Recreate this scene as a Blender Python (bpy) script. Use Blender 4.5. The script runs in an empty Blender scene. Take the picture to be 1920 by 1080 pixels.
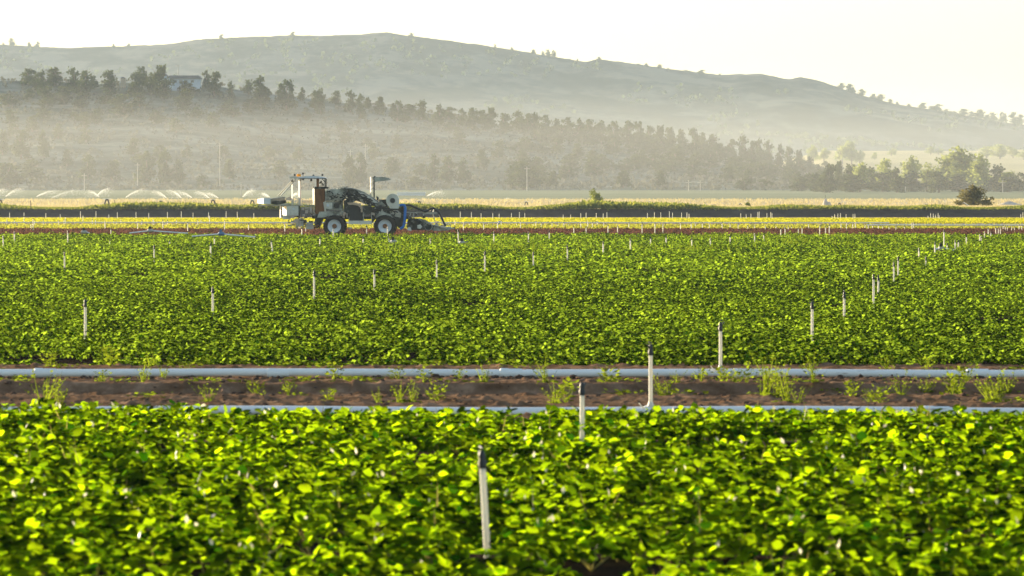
import bpy, math, random
import numpy as np
R = math.radians
random.seed(7); RNG = np.random.default_rng(7)

# ---------------------------------------------------------------- camera, world, sun, exposure
F = 8000.0; HZ = 368.0; CAMH = 2.4          # focal length in photo pixels, horizon row, lens height
scene = bpy.context.scene
cd = bpy.data.cameras.new('camera'); cam = bpy.data.objects.new('camera', cd)
scene.collection.objects.link(cam); scene.camera = cam
cam.location = (0, 0, CAMH); cam.rotation_euler = (R(90), 0, 0)
cd.sensor_width = 36; cd.lens = 150; cd.shift_y = -(540 - HZ) / 1920
cd.clip_start = 0.5; cd.clip_end = 20000
cd.dof.use_dof = True; cd.dof.focus_distance = 170; cd.dof.aperture_fstop = 6.3

SUN_AZ, SUN_EL = 50.0, 11.0                  # degrees left of the view direction, above the horizon
w = bpy.data.worlds.new('World'); scene.world = w; w.use_nodes = True
nt = w.node_tree; bg = nt.nodes['Background']
sky = nt.nodes.new('ShaderNodeTexSky'); sky.sky_type = 'NISHITA'; sky.sun_disc = False
sky.sun_elevation = R(SUN_EL); sky.sun_rotation = R(-SUN_AZ)
sky.air_density = 1.0; sky.dust_density = 1.3; sky.ozone_density = 1.0
nt.links.new(sky.outputs[0], bg.inputs[0]); bg.inputs[1].default_value = 0.12
sd = bpy.data.lights.new('sun', 'SUN'); so = bpy.data.objects.new('sun', sd); scene.collection.objects.link(so)
sd.energy = 5.0; sd.angle = R(0.5); sd.color = (1.0, 0.85, 0.60)
so.rotation_euler = (R(90 - SUN_EL), 0, R(180 + SUN_AZ)); so.location = (-50, 60, 40)
scene.view_settings.view_transform = 'Standard'; scene.view_settings.look = 'None'
scene.view_settings.gamma = 1; scene.view_settings.exposure = 1.35
scene.render.engine = 'CYCLES'
scene.cycles.use_denoising = True
scene.cycles.max_bounces = 7; scene.cycles.diffuse_bounces = 2; scene.cycles.glossy_bounces = 2
scene.cycles.transmission_bounces = 4; scene.cycles.transparent_max_bounces = 8; scene.cycles.volume_bounces = 1
scene.cycles.caustics_reflective = False; scene.cycles.caustics_refractive = False
scene.cycles.sample_clamp_indirect = 4

# ---------------------------------------------------------------- helpers
def gx(px, d): return (px - 960) / F * d
def gz(py, d): return CAMH - (py - HZ) / F * d

def link(o, parent=None):
    scene.collection.objects.link(o)
    if parent: o.parent = parent
    return o
def tag(o, label=None, cat=None, group=None, kind=None):
    if label: o['label'] = label
    if cat: o['category'] = cat
    if group: o['group'] = group
    if kind: o['kind'] = kind
    return o
def empty(name, loc=(0, 0, 0), rz=0.0, parent=None):
    o = bpy.data.objects.new(name, None); link(o, parent)
    o.location = loc; o.rotation_euler = (0, 0, rz); o.empty_display_size = 0.2
    return o
def children(o): return [c for c in scene.collection.objects if c.parent == o]

def mesh_arrays(name, V, polys_list, mats, var=None, smooth=False, midx=None):
    """V (n,3); polys_list: list of (m,k) int arrays."""
    me = bpy.data.meshes.new(name)
    V = np.asarray(V, dtype=np.float32)
    polys_list = [np.asarray(p, dtype=np.int32) for p in polys_list if len(p)]
    loops = np.concatenate([p.ravel() for p in polys_list])
    sizes = np.concatenate([np.full(len(p), p.shape[1], dtype=np.int32) for p in polys_list])
    starts = np.concatenate([[0], np.cumsum(sizes)[:-1]]).astype(np.int32)
    me.vertices.add(len(V)); me.vertices.foreach_set('co', V.ravel())
    me.loops.add(len(loops)); me.loops.foreach_set('vertex_index', loops)
    me.polygons.add(len(sizes)); me.polygons.foreach_set('loop_start', starts)
    me.polygons.foreach_set('loop_total', sizes)
    if smooth: me.polygons.foreach_set('use_smooth', np.ones(len(sizes), dtype=bool))
    if midx is not None: me.polygons.foreach_set('material_index', np.asarray(midx, dtype=np.int32))
    for m in (mats if isinstance(mats, (list, tuple)) else [mats]): me.materials.append(m)
    me.update(calc_edges=True)
    if var is not None:
        a = me.attributes.new('var', 'FLOAT', 'POINT'); a.data.foreach_set('value', np.asarray(var, dtype=np.float32))
    return me
def add_obj(name, me, parent=None, loc=(0, 0, 0)):
    o = bpy.data.objects.new(name, me); link(o, parent); o.location = loc
    return o

def hash2(ix, iy, seed):
    n = (ix.astype(np.int64) * 374761393 + iy.astype(np.int64) * 668265263 + seed * 974634777) & 0x7fffffff
    n = (n ^ (n >> 13)) * 1274126177 & 0x7fffffff
    n = n ^ (n >> 16)
    return (n & 0xffff) / 65535.0
def vnoise(x, y, seed=0):
    x = np.asarray(x, dtype=float); y = np.asarray(y, dtype=float)
    ix = np.floor(x); iy = np.floor(y); fx = x - ix; fy = y - iy
    fx = fx * fx * (3 - 2 * fx); fy = fy * fy * (3 - 2 * fy)
    a = hash2(ix, iy, seed); b = hash2(ix + 1, iy, seed); c = hash2(ix, iy + 1, seed); d = hash2(ix + 1, iy + 1, seed)
    return (a * (1 - fx) + b * fx) * (1 - fy) + (c * (1 - fx) + d * fx) * fy
def fbm(x, y, seed=0, o=4):
    s = 0; a = 0.5; t = 0
    for k in range(o):
        s = s + a * vnoise(x * 2 ** k, y * 2 ** k, seed + k); t += a; a *= 0.5
    return s / t

ONES = ['', 'first', 'second', 'third', 'fourth', 'fifth', 'sixth', 'seventh', 'eighth', 'ninth', 'tenth', 'eleventh', 'twelfth',
        'thirteenth', 'fourteenth', 'fifteenth', 'sixteenth', 'seventeenth', 'eighteenth', 'nineteenth']
TENS = ['', '', 'twenty', 'thirty', 'forty', 'fifty', 'sixty', 'seventy', 'eighty', 'ninety']
def ordinal(n):
    if n >= 100: return '%dth' % n
    if n < 20: return ONES[n]
    t, u = divmod(n, 10)
    return (TENS[t][:-1] + 'ieth') if u == 0 else TENS[t] + '-' + ONES[u]

class MB:
    """collects boxes, tubes and prisms into ONE mesh"""
    def __init__(s): s.v = []; s.f = []
    def add(s, vs, fs):
        b = len(s.v); s.v += [tuple(v) for v in vs]; s.f += [tuple(i + b for i in f) for f in fs]; return s
    def box(s, x0, x1, y0, y1, z0, z1, bev=0.0):
        if bev <= 0:
            vs = [(x, y, z) for z in (z0, z1) for x, y in ((x0, y0), (x1, y0), (x1, y1), (x0, y1))]
            return s.add(vs, [(0, 3, 2, 1), (4, 5, 6, 7), (0, 1, 5, 4), (1, 2, 6, 5), (2, 3, 7, 6), (3, 0, 4, 7)])
        b = bev
        return s.prism([(x0 + b, z0), (x1 - b, z0), (x1, z0 + b), (x1, z1 - b), (x1 - b, z1), (x0 + b, z1), (x0, z1 - b), (x0, z0 + b)], y0, y1)
    def prism(s, poly, y0, y1):
        """polygon in (x, z) extruded along y"""
        n = len(poly)
        vs = [(x, y0, z) for x, z in poly] + [(x, y1, z) for x, z in poly]
        fs = [tuple(range(n)), tuple(range(2 * n - 1, n - 1, -1))]
        fs += [(i, i + n, (i + 1) % n + n, (i + 1) % n) for i in range(n)]
        return s.add(vs, fs)
    def tube(s, pts, r, seg=8, caps=True):
        pts = [np.array(p, float) for p in pts]; n = len(pts)
        rs = r if isinstance(r, (list, tuple)) else [r] * n
        vs = []; fs = []; prev = None
        for i, p in enumerate(pts):
            t = pts[min(i + 1, n - 1)] - pts[max(i - 1, 0)]; t = t / (np.linalg.norm(t) + 1e-9)
            if prev is None:
                up = np.array([0, 0, 1.0]) if abs(t[2]) < 0.9 else np.array([0, 1.0, 0])
                u = np.cross(up, t)
            else: u = prev - t * np.dot(prev, t)
            u = u / np.linalg.norm(u); prev = u; q = np.cross(t, u)
            for k in range(seg):
                a = 2 * math.pi * k / seg
                vs.append(tuple(p + rs[i] * (math.cos(a) * u + math.sin(a) * q)))
        for i in range(n - 1):
            for k in range(seg):
                a = i * seg + k; b = i * seg + (k + 1) % seg
                fs.append((a, b, b + seg, a + seg))
        if caps: fs += [tuple(range(seg - 1, -1, -1)), tuple(range((n - 1) * seg, n * seg))]
        return s.add(vs, fs)
    def lathe_y(s, prof, cx, cz, seg=28, cy=0.0):
        """profile [(radius, y)] spun round the y axis at (cx, cz)"""
        vs = []; fs = []; n = len(prof)
        for r_, y in prof:
            for k in range(seg):
                a = 2 * math.pi * k / seg; vs.append((cx + r_ * math.cos(a), cy + y, cz + r_ * math.sin(a)))
        for i in range(n - 1):
            for k in range(seg):
                fs.append((i * seg + k, i * seg + (k + 1) % seg, (i + 1) * seg + (k + 1) % seg, (i + 1) * seg + k))
        return s.add(vs, fs)
    def lathe_z(s, prof, cx=0, cy=0, seg=12):
        vs = []; fs = []; n = len(prof)
        for r_, z in prof:
            for k in range(seg):
                a = 2 * math.pi * k / seg; vs.append((cx + r_ * math.cos(a), cy + r_ * math.sin(a), z))
        for i in range(n - 1):
            for k in range(seg):
                fs.append((i * seg + k, i * seg + (k + 1) % seg, (i + 1) * seg + (k + 1) % seg, (i + 1) * seg + k))
        fs.append(tuple(range((n - 1) * seg, n * seg))); fs.append(tuple(range(seg - 1, -1, -1)))
        return s.add(vs, fs)
    def mesh(s, name, m, smooth=False):
        me = bpy.data.meshes.new(name); me.from_pydata(s.v, [], s.f)
        me.materials.append(m)
        if smooth:
            me.polygons.foreach_set('use_smooth', [True] * len(me.polygons))
            me.set_sharp_from_angle(angle=R(40))
        me.update(); return me
    def build(s, name, m, parent=None, smooth=True, loc=(0, 0, 0)):
        return add_obj(name, s.mesh(name, m, smooth), parent, loc)

# ---------------------------------------------------------------- materials
def newmat(name):
    m = bpy.data.materials.new(name); m.use_nodes = True
    n = m.node_tree; n.nodes.clear()
    out = n.nodes.new('ShaderNodeOutputMaterial'); return m, n, out
def ramp(n, stops, interp='LINEAR'):
    r = n.nodes.new('ShaderNodeValToRGB'); r.color_ramp.interpolation = interp
    e = r.color_ramp.elements
    while len(e) > 1: e.remove(e[-1])
    e[0].position = stops[0][0]; e[0].color = (*stops[0][1], 1)
    for p, c in stops[1:]:
        x = e.new(p); x.color = (*c, 1)
    return r
def noise_fac(n, scale, detail=4, rough=0.6, stretch=None, coord='Object'):
    tc = n.nodes.new('ShaderNodeTexCoord'); nz = n.nodes.new('ShaderNodeTexNoise')
    nz.inputs['Scale'].default_value = scale; nz.inputs['Detail'].default_value = detail; nz.inputs['Roughness'].default_value = rough
    if stretch:
        mp = n.nodes.new('ShaderNodeMapping'); mp.inputs['Scale'].default_value = stretch
        n.links.new(tc.outputs[coord], mp.inputs[0]); n.links.new(mp.outputs[0], nz.inputs['Vector'])
    else: n.links.new(tc.outputs[coord], nz.inputs['Vector'])
    return nz.outputs['Fac']
def surf(name, stops, scale=1.0, rough=0.9, metal=0.0, spec=0.3, bump=0.0, bscale=None, stretch=None, detail=5):
    m, n, out = newmat(name)
    b = n.nodes.new('ShaderNodeBsdfPrincipled')
    f = noise_fac(n, scale, detail, 0.65, stretch); r = ramp(n, stops); n.links.new(f, r.inputs[0]); n.links.new(r.outputs[0], b.inputs['Base Color'])
    b.inputs['Roughness'].default_value = rough; b.inputs['Metallic'].default_value = metal; b.inputs['Specular IOR Level'].default_value = spec
    if bump:
        bp = n.nodes.new('ShaderNodeBump'); bp.inputs['Strength'].default_value = 1; bp.inputs['Distance'].default_value = bump
        f2 = noise_fac(n, bscale or scale * 4, 5); n.links.new(f2, bp.inputs['Height']); n.links.new(bp.outputs[0], b.inputs['Normal'])
    n.links.new(b.outputs[0], out.inputs[0]); return m
def leafmat(name, dark, light, trans, fac=0.45, rough=0.4, spec=0.5, tdark=None):
    """var attribute 0..1 picks between leaf greens; thin leaves let light through"""
    m, n, out = newmat(name)
    at = n.nodes.new('ShaderNodeAttribute'); at.attribute_name = 'var'
    r = ramp(n, [(0, dark), (1, light)]); n.links.new(at.outputs['Fac'], r.inputs[0])
    tl = ramp(n, [(0, tdark or tuple(0.6 * c for c in trans)), (1, trans)]); n.links.new(at.outputs['Fac'], tl.inputs[0])
    if spec > 0:
        b = n.nodes.new('ShaderNodeBsdfPrincipled'); b.inputs['Roughness'].default_value = rough; b.inputs['Specular IOR Level'].default_value = spec
        b.inputs[0].name
    else: b = n.nodes.new('ShaderNodeBsdfDiffuse')
    t = n.nodes.new('ShaderNodeBsdfTranslucent'); mx = n.nodes.new('ShaderNodeMixShader'); mx.inputs[0].default_value = fac
    n.links.new(r.outputs[0], b.inputs[0]); n.links.new(tl.outputs[0], t.inputs[0])
    n.links.new(b.outputs[0], mx.inputs[1]); n.links.new(t.outputs[0], mx.inputs[2]); n.links.new(mx.outputs[0], out.inputs[0])
    return m

M = {}
M['soil'] = surf('soil', [(0.3, (0.10, 0.055, 0.03)), (0.55, (0.20, 0.12, 0.072)), (0.75, (0.36, 0.23, 0.145))], 3.0, 0.95, spec=0.0, bump=0.03, bscale=12)
M['crop_soil'] = surf('shade_tone_crop_soil', [(0.3, (0.015, 0.011, 0.008)), (0.7, (0.04, 0.027, 0.02))], 3.0, 0.95, spec=0.0, bump=0.03, bscale=12)  # near-black tone puts the shade of the gaps between plants into the soil
M['red_soil'] = surf('red_soil', [(0.3, (0.08, 0.035, 0.026)), (0.7, (0.17, 0.09, 0.065))], 1.2, 0.95, spec=0.0, bump=0.05, bscale=3)
M['grey_strip'] = surf('pale_worked_soil', [(0.3, (0.17, 0.145, 0.13)), (0.7, (0.26, 0.22, 0.2))], 0.15, 0.8, spec=0.3, stretch=(0.1, 1, 1))
M['brown_strip'] = surf('brown_worked_soil', [(0.3, (0.12, 0.06, 0.045)), (0.7, (0.22, 0.12, 0.09))], 0.3, 0.9, spec=0.2, stretch=(0.1, 1, 1))
M['bank_soil'] = surf('bank_soil', [(0.3, (0.045, 0.038, 0.033)), (0.7, (0.085, 0.07, 0.06))], 0.8, 0.95, spec=0.0)
M['dry_field'] = surf('dry_grass_ground', [(0.3, (0.40, 0.32, 0.18)), (0.5, (0.52, 0.43, 0.27)), (0.7, (0.62, 0.53, 0.37))], 0.03, 0.95, spec=0.0, stretch=(0.15, 1, 1))
M['green_field'] = surf('irrigated_ground', [(0.3, (0.17, 0.19, 0.11)), (0.7, (0.26, 0.27, 0.17))], 0.01, 0.9, spec=0.0, stretch=(0.3, 1, 1))
M['slope'] = surf('sage_slope', [(0.36, (0.05, 0.06, 0.048)), (0.5, (0.11, 0.125, 0.105)), (0.66, (0.22, 0.23, 0.2))], 0.05, 0.95, spec=0.0, stretch=(0.6, 0.9, 2.5), detail=8)
M['far_slope'] = surf('far_slope', [(0.42, (0.014, 0.018, 0.018)), (0.5, (0.04, 0.043, 0.042)), (0.58, (0.095, 0.095, 0.088))], 0.02, 0.95, spec=0.0, stretch=(1, .5, 1.6), detail=10)
M['hay'] = surf('hay_field_ground', [(0.3, (0.30, 0.26, 0.13)), (0.7, (0.44, 0.38, 0.21))], 0.006, 0.95, spec=0.0, stretch=(0.3, 1, 1))
M['front_leaf'] = leafmat('broad_green_leaf', (0.004, 0.018, 0.001), (0.022, 0.06, 0.002), (0.66, 0.96, 0.004), 0.68, 0.45, 0, (0.02, 0.09, 0.001))
M['mid_leaf'] = leafmat('field_leaf', (0.004, 0.018, 0.002), (0.02, 0.05, 0.004), (0.54, 0.78, 0.04), 0.53, 0.45, 0, (0.012, 0.05, 0.001))
M['glint_leaf'] = leafmat('glint_pale_leaf', (0.5, 0.46, 0.26), (0.8, 0.76, 0.62), (0.9, 0.84, 0.6), 0.5, 0.35, 0.6)  # pale colour stands in for white glints on the leaf canopy
M['stem'] = leafmat('leaf_stalk', (0.14, 0.15, 0.04), (0.28, 0.22, 0.07), (0.5, 0.42, 0.1), 0.4, 0.5, 0.4)
M['yellow_crop'] = leafmat('young_yellow_crop', (0.2, 0.22, 0.01), (0.36, 0.34, 0.015), (0.62, 0.60, 0.03), 0.55, 0.6, 0)
M['green_crop'] = leafmat('thin_green_crop', (0.10, 0.15, 0.02), (0.2, 0.22, 0.04), (0.55, 0.55, 0.06), 0.5, 0.6, 0)
M['red_crop'] = leafmat('dull_red_leaf', (0.03, 0.013, 0.010), (0.10, 0.05, 0.04), (0.2, 0.09, 0.06), 0.35, 0.5, 0)
M['bank_grass'] = leafmat('bank_grass_blade', (0.035, 0.07, 0.02), (0.13, 0.15, 0.04), (0.52, 0.48, 0.08), 0.45, 0.6, 0, (0.18, 0.25, 0.04))
M['dry_grass'] = leafmat('dry_grass_blade', (0.38, 0.30, 0.14), (0.55, 0.46, 0.26), (0.72, 0.6, 0.3), 0.45, 0.7, 0)
M['weed'] = leafmat('weed_leaf', (0.03, 0.06, 0.008), (0.10, 0.13, 0.02), (0.36, 0.46, 0.02), 0.5, 0.5, 0)
M['juniper'] = leafmat('juniper_foliage', (0.010, 0.02, 0.006), (0.042, 0.06, 0.018), (0.14, 0.17, 0.04), 0.25, 0.8, 0)
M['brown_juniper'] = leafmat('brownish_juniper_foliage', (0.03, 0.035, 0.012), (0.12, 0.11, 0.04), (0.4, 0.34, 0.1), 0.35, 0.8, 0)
M['broadleaf'] = leafmat('light_green_foliage', (0.05, 0.08, 0.02), (0.15, 0.19, 0.05), (0.5, 0.55, 0.12), 0.45, 0.7, 0)
M['sage'] = leafmat('sagebrush_foliage', (0.05, 0.055, 0.045), (0.15, 0.155, 0.13), (0.2, 0.19, 0.12), 0.2, 0.9, 0)
M['bark'] = surf('bark', [(0.3, (0.09, 0.06, 0.045)), (0.7, (0.18, 0.13, 0.10))], 6, 0.9)
M['pipe'] = surf('dull_aluminium', [(0.30, (0.42, 0.33, 0.25)), (0.36, (0.86, 0.85, 0.80)), (0.7, (0.92, 0.91, 0.87))], 2.2, 0.5, metal=0.0, spec=0.4, stretch=(0.5, 3, 5))
M['riser'] = leafmat('weathered_white_plastic', (0.84, 0.82, 0.74), (0.84, 0.82, 0.74), (0.9, 0.86, 0.72), 0.35, 0.4, 0.5, (0.9, 0.86, 0.72))
M['black'] = surf('black_plastic', [(0.3, (0.012, 0.012, 0.013)), (0.7, (0.03, 0.03, 0.032))], 8, 0.45, spec=0.5)
M['redhead'] = surf('dark_red_plastic', [(0.3, (0.10, 0.015, 0.01)), (0.7, (0.16, 0.03, 0.02))], 8, 0.45, spec=0.5)
M['bluepart'] = surf('blue_coupler', [(0.3, (0.08, 0.16, 0.30)), (0.7, (0.16, 0.26, 0.42))], 8, 0.5)
M['wood'] = surf('weathered_wood', [(0.3, (0.14, 0.11, 0.09)), (0.7, (0.3, 0.26, 0.22))], 6, 0.9, stretch=(3, 3, 0.4))
M['palewood'] = surf('pale_utility_pole', [(0.3, (0.3, 0.27, 0.23)), (0.7, (0.42, 0.39, 0.34))], 4, 0.8)
M['water'] = leafmat('water_droplets', (0.8, 0.8, 0.8), (0.95, 0.94, 0.92), (1.0, 0.97, 0.92), 0.6, 0.2, 0.8, (1, 0.97, 0.92))
M['clod'] = surf('soil_clods', [(0.3, (0.045, 0.03, 0.024)), (0.7, (0.12, 0.08, 0.062))], 9, 0.95, spec=0.0)
M['irondark'] = surf('dark_iron', [(0.3, (0.03, 0.025, 0.022)), (0.7, (0.07, 0.06, 0.05))], 3, 0.7)
# machine paints
M['grey_paint'] = surf('worn_grey_paint', [(0.36, (0.06, 0.058, 0.045)), (0.47, (0.29, 0.28, 0.22)), (0.66, (0.55, 0.54, 0.44))], 1.6, 0.5, spec=0.5, detail=8)
M['pale_paint'] = surf('pale_dusty_paint', [(0.25, (0.42, 0.38, 0.28)), (0.5, (0.70, 0.66, 0.54)), (0.75, (0.82, 0.78, 0.66))], 2.0, 0.5, spec=0.5, detail=6)
M['white_paint'] = surf('white_paint', [(0.3, (0.66, 0.68, 0.68)), (0.7, (0.82, 0.83, 0.82))], 2.0, 0.45, spec=0.5)
M['rust'] = surf('rusty_panel', [(0.25, (0.10, 0.04, 0.018)), (0.5, (0.24, 0.095, 0.035)), (0.75, (0.33, 0.15, 0.055))], 2.4, 0.85, stretch=(2, 2, 0.6), detail=7)
M['dark_machine'] = surf('greasy_machinery', [(0.3, (0.012, 0.013, 0.012)), (0.55, (0.05, 0.052, 0.045)), (0.68, (0.24, 0.24, 0.2))], 3.5, 0.6, metal=0.2, detail=8)
M['frame_metal'] = surf('dusty_frame_metal', [(0.3, (0.28, 0.26, 0.21)), (0.7, (0.6, 0.55, 0.46))], 3, 0.5, metal=0.1)
M['tyre'] = surf('tyre_rubber', [(0.3, (0.018, 0.018, 0.017)), (0.7, (0.04, 0.037, 0.032))], 4, 0.85)
M['blue_hose'] = surf('blue_hose', [(0.3, (0.0, 0.12, 0.42)), (0.7, (0.01, 0.18, 0.55))], 3, 0.4)
M['amber'] = surf('amber_lens', [(0.3, (0.75, 0.28, 0.01)), (0.7, (0.85, 0.36, 0.02))], 3, 0.2)
M['roof_grey'] = surf('shingle_roof', [(0.3, (0.10, 0.10, 0.12)), (0.7, (0.16, 0.16, 0.18))], 0.5, 0.9)
M['wall_white'] = surf('white_siding', [(0.3, (0.55, 0.62, 0.70)), (0.7, (0.68, 0.74, 0.8))], 0.5, 0.7)
M['wall_tan'] = surf('tan_siding', [(0.3, (0.5, 0.36, 0.24)), (0.7, (0.6, 0.45, 0.3))], 0.5, 0.7)
M['glass'] = surf('window_glass', [(0.3, (0.05, 0.06, 0.07)), (0.7, (0.08, 0.09, 0.1))], 1, 0.1, spec=0.8)
M['cloth'] = surf('pale_canvas', [(0.3, (0.55, 0.45, 0.36)), (0.7, (0.7, 0.6, 0.5))], 1, 0.9)

# ---------------------------------------------------------------- terrain
GP = [(-80, 0), (41.5, 0), (43, -.25), (59.5, -.25), (61, 0), (252, 0), (315, 0), (322, 0), (352, 0), (371, 0), (376, 0), (491.3, 0), (492, 0.02),
      (494.2, 0.8), (496, .92), (508, .9), (530, 0.86), (600, .82), (700, 1.1), (800, 1.4), (900, 1.75), (1000, 2.5), (1150, 4.0),
      (1500, 4.0), (2500, 4.0), (4000, 4.0), (9000, 4.0)]
GPy = np.array([p[0] for p in GP], float); GPz = np.array([p[1] for p in GP], float)
def ground_h(x, y): return np.interp(y, GPy, GPz)
NR = [(-500, 140), (-200, 148), (0, 152), (60, 151), (180, 158), (250, 154), (300, 158), (400, 160), (440, 168), (520, 178), (600, 188), (700, 199),
      (800, 212), (860, 222), (960, 237), (1060, 252), (1160, 266), (1260, 281), (1360, 296), (1450, 310), (1500, 320), (1560, 333),
      (1640, 345), (1720, 352), (1920, 357), (2400, 362)]
NRx = np.array([p[0] for p in NR], float); NRy = np.array([p[1] for p in NR], float)
D0, D1 = 1150.0, 1400.0
def near_h(x, y):
    px = 960 + x / np.maximum(y, 1) * F
    zr = CAMH + (HZ - np.interp(px, NRx, NRy)) / F * D1
    base = np.interp(y, GPy, GPz)
    t = np.clip((y - D0) / (D1 - D0), 0, 1)
    s = 0.25 * t + 0.75 * t ** 1.6
    s = np.where(t > 0.9, s - (t - .9) * 0.0, s)
    z = base + (zr - base) * s
    n = (fbm(x / 60, y / 60, 3, 5) - .5) * 9 * np.sin(np.pi * np.clip(t, 0, 1)) * np.clip((zr - 4) / 30, 0.05, 1)
    b = np.clip((y - D1) / 260, 0, 1)
    back = zr - (zr - 2.0) * (b * b * (3 - 2 * b))
    return np.where(y <= D1, z + n + 0.35 * (fbm(x / 7, y / 7, 9, 3) - .5) * (t > 0), back)
FR = [(-600, 70), (-300, 78), (0, 83), (60, 87), (130, 90), (200, 87), (250, 86), (330, 81), (370, 74), (450, 70), (540, 66), (620, 67), (680, 64), (720, 60),
      (760, 66), (850, 77), (950, 91), (1000, 100), (1060, 110), (1100, 116), (1125, 110), (1160, 116), (1200, 121), (1260, 130), (1350, 140), (1400, 139), (1440, 139),
      (1478, 150), (1500, 144), (1540, 152), (1580, 168), (1640, 185), (1700, 199), (1760, 207), (1850, 224), (1920, 234), (2200, 262), (2600, 290)]
FRx = np.array([p[0] for p in FR], float); FRy = np.array([p[1] for p in FR], float)
E0, E1 = 3000.0, 4000.0
def far_h(x, y):
    px = 960 + x / np.maximum(y, 1) * F
    t = np.clip((y - E0) / (E1 - E0), 0, 1); s = 0.15 * t + 0.85 * t ** 1.25
    px = px + (1 - t) * 260 * (fbm(y / 300, x / 500, 23, 3) - .5)
    jag = (fbm(px / 14.0, px * 0 + .5, 21, 4) - .5) * 3.2 * t ** 6
    sm = 0; K = 9
    for q_ in np.linspace(-1, 1, K): sm = sm + np.interp(px + q_ * (12 + 190 * (1 - t)), FRx, FRy) / K
    zr = CAMH + (HZ - sm) / F * E1 + jag * .6
    z = 12 + (zr - 12) * s
    n = (fbm(x / 160, y / 160, 5, 6) - .5) * 24 * np.sin(np.pi * t)
    b = np.clip((y - E1) / 600, 0, 1)
    return np.where(y <= E1, z + n, zr - (zr - 2) * b)
def bench_h(x, y):
    px = 960 + x / np.maximum(y, 1) * F
    k = np.clip((px - 1250) / 300, 0, 1) * 0.9 + 0.1
    top = np.interp(y, [1560, 1700, 2100, 2600, 2720, 2900], [3, 5, 19, 30.5, 29, 2])
    wav = (fbm(x / 90, y / 200, 15, 3) - .5) * 2.5
    return np.where(top > 4, 4 + (top - 4) * k + wav * np.clip((top - 4) / 8, 0, 1), top)

def polar_grid(name, fn, pxs, ds, mat, lab):
    PX, DD = np.meshgrid(np.asarray(pxs, float), np.asarray(ds, float))
    X = (PX - 960) / F * DD; Z = fn(X, DD)
    V = np.stack([X, DD, Z], -1).reshape(-1, 3); nx = len(pxs); ny = len(ds)
    i = np.arange(nx - 1)[None, :] + np.arange(ny - 1)[:, None] * nx
    q = np.stack([i, i + 1, i + 1 + nx, i + nx], -1).reshape(-1, 4)
    o = add_obj(name, mesh_arrays(name, V, [q], mat, smooth=True)); tag(o, lab, kind='structure'); return o

# the ground, one sheet to the horizon
xs = np.array([-4000, -1500, -600, -300, -150, -60, -20, 0, 20, 60, 150, 300, 600, 1500, 4000], float)
ysrow = GPy
X, Y = np.meshgrid(xs, ysrow); V = np.stack([X, Y, np.interp(Y, GPy, GPz)], -1).reshape(-1, 3); nx = len(xs)
i = np.arange(nx - 1)[None, :] + np.arange(len(ysrow) - 1)[:, None] * nx
q = np.stack([i, i + 1, i + 1 + nx, i + nx], -1).reshape(-1, 4)
band = []
for a, b in zip(GPy[:-1], GPy[1:]):
    c = (a + b) / 2
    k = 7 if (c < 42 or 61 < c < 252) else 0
    if 252 <= c < 322: k = 1
    elif 352 <= c < 371: k = 2
    elif 371 <= c < 376: k = 3
    elif 376 <= c < 491: k = 3
    elif 491 <= c < 496: k = 4
    elif 496 <= c < 900: k = 5
    elif c >= 900: k = 6
    band += [k] * (nx - 1)
g = add_obj('ground', mesh_arrays('ground', V, [q], [M['soil'], M['red_soil'], M['grey_strip'], M['brown_strip'], M['bank_soil'], M['dry_field'], M['green_field'], M['crop_soil']], midx=band))
tag(g, 'flat farm ground of brown soil and worked strips reaching the hills', kind='structure')

polar_grid('near_hill', near_h, np.arange(-700, 2620, 9), np.concatenate([np.arange(D0, D1 - 12, 5), np.arange(D1 - 12, D1 + 12, 2), np.arange(D1 + 15, D1 + 265, 25)]), M['slope'], 'near hill slope of sagebrush and scattered junipers')
polar_grid('far_hill', far_h, np.arange(-800, 2720, 7), np.concatenate([np.arange(E0, E1 - 30, 22), np.arange(E1 - 30, E1 + 1, 10), np.arange(E1 + 40, E1 + 640, 60)]), M['far_slope'], 'long hazy far hill under the pale sky')
polar_grid('hay_field', bench_h, np.arange(1000, 2700, 15), np.arange(1560, 2920, 20), M['hay'], 'pale golden hay field on the bench below the far hill')

# ---------------------------------------------------------------- soil between the two pipes (fine relief)
def track_h(x, y):
    wob = 0.10 * np.sin(x * 0.35 + 1) + 0.12 * (fbm(x / 2.5, y * 0 + 2, 31, 3) - .5)
    yy = y + wob
    z = 0.02 + 0 * x
    def ridge(c, h, front, back):
        t = np.where(yy < c, np.clip(1 - (c - yy) / front, 0, 1), np.clip(1 - (yy - c) / back, 0, 1))
        return h * t * t * (3 - 2 * t)
    z = z + ridge(52.15, 0.10, 0.22, 1.6) + ridge(54.2, 0.05, 0.3, 1.0) + ridge(50.0, 0.03, 0.3, 1.2) + ridge(48.3, 0.03, 0.3, 0.9)
    z = z - ridge(51.7, 0.05, 0.7, 0.3)
    z = z + 0.035 * (fbm(x / .5, y / .5, 41, 3) - .5) + 0.03 * (fbm(x / .09, y / .09, 51, 3) - .5)
    z = z + 0.05 * (np.clip(fbm(x / .16, y / .16, 61, 2) - .66, 0, 1)) * 3
    e = np.clip((y - 42) / .8, 0, 1) * np.clip((61 - y) / .8, 0, 1)
    return z * e + (1 - e) * -0.02
xg = np.arange(-8.5, 8.5, 0.028); yg = np.concatenate([np.arange(42, 46.3, .08), np.arange(46.3, 58.2, 0.045), np.arange(58.2, 61.1, .1)])
X, Y = np.meshgrid(xg, yg); Z = track_h(X, Y); V = np.stack([X, Y, Z], -1).reshape(-1, 3); nx = len(xg)
i = np.arange(nx - 1)[None, :] + np.arange(len(yg) - 1)[:, None] * nx
q = np.stack([i, i + 1, i + 1 + nx, i + nx], -1).reshape(-1, 4)
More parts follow.
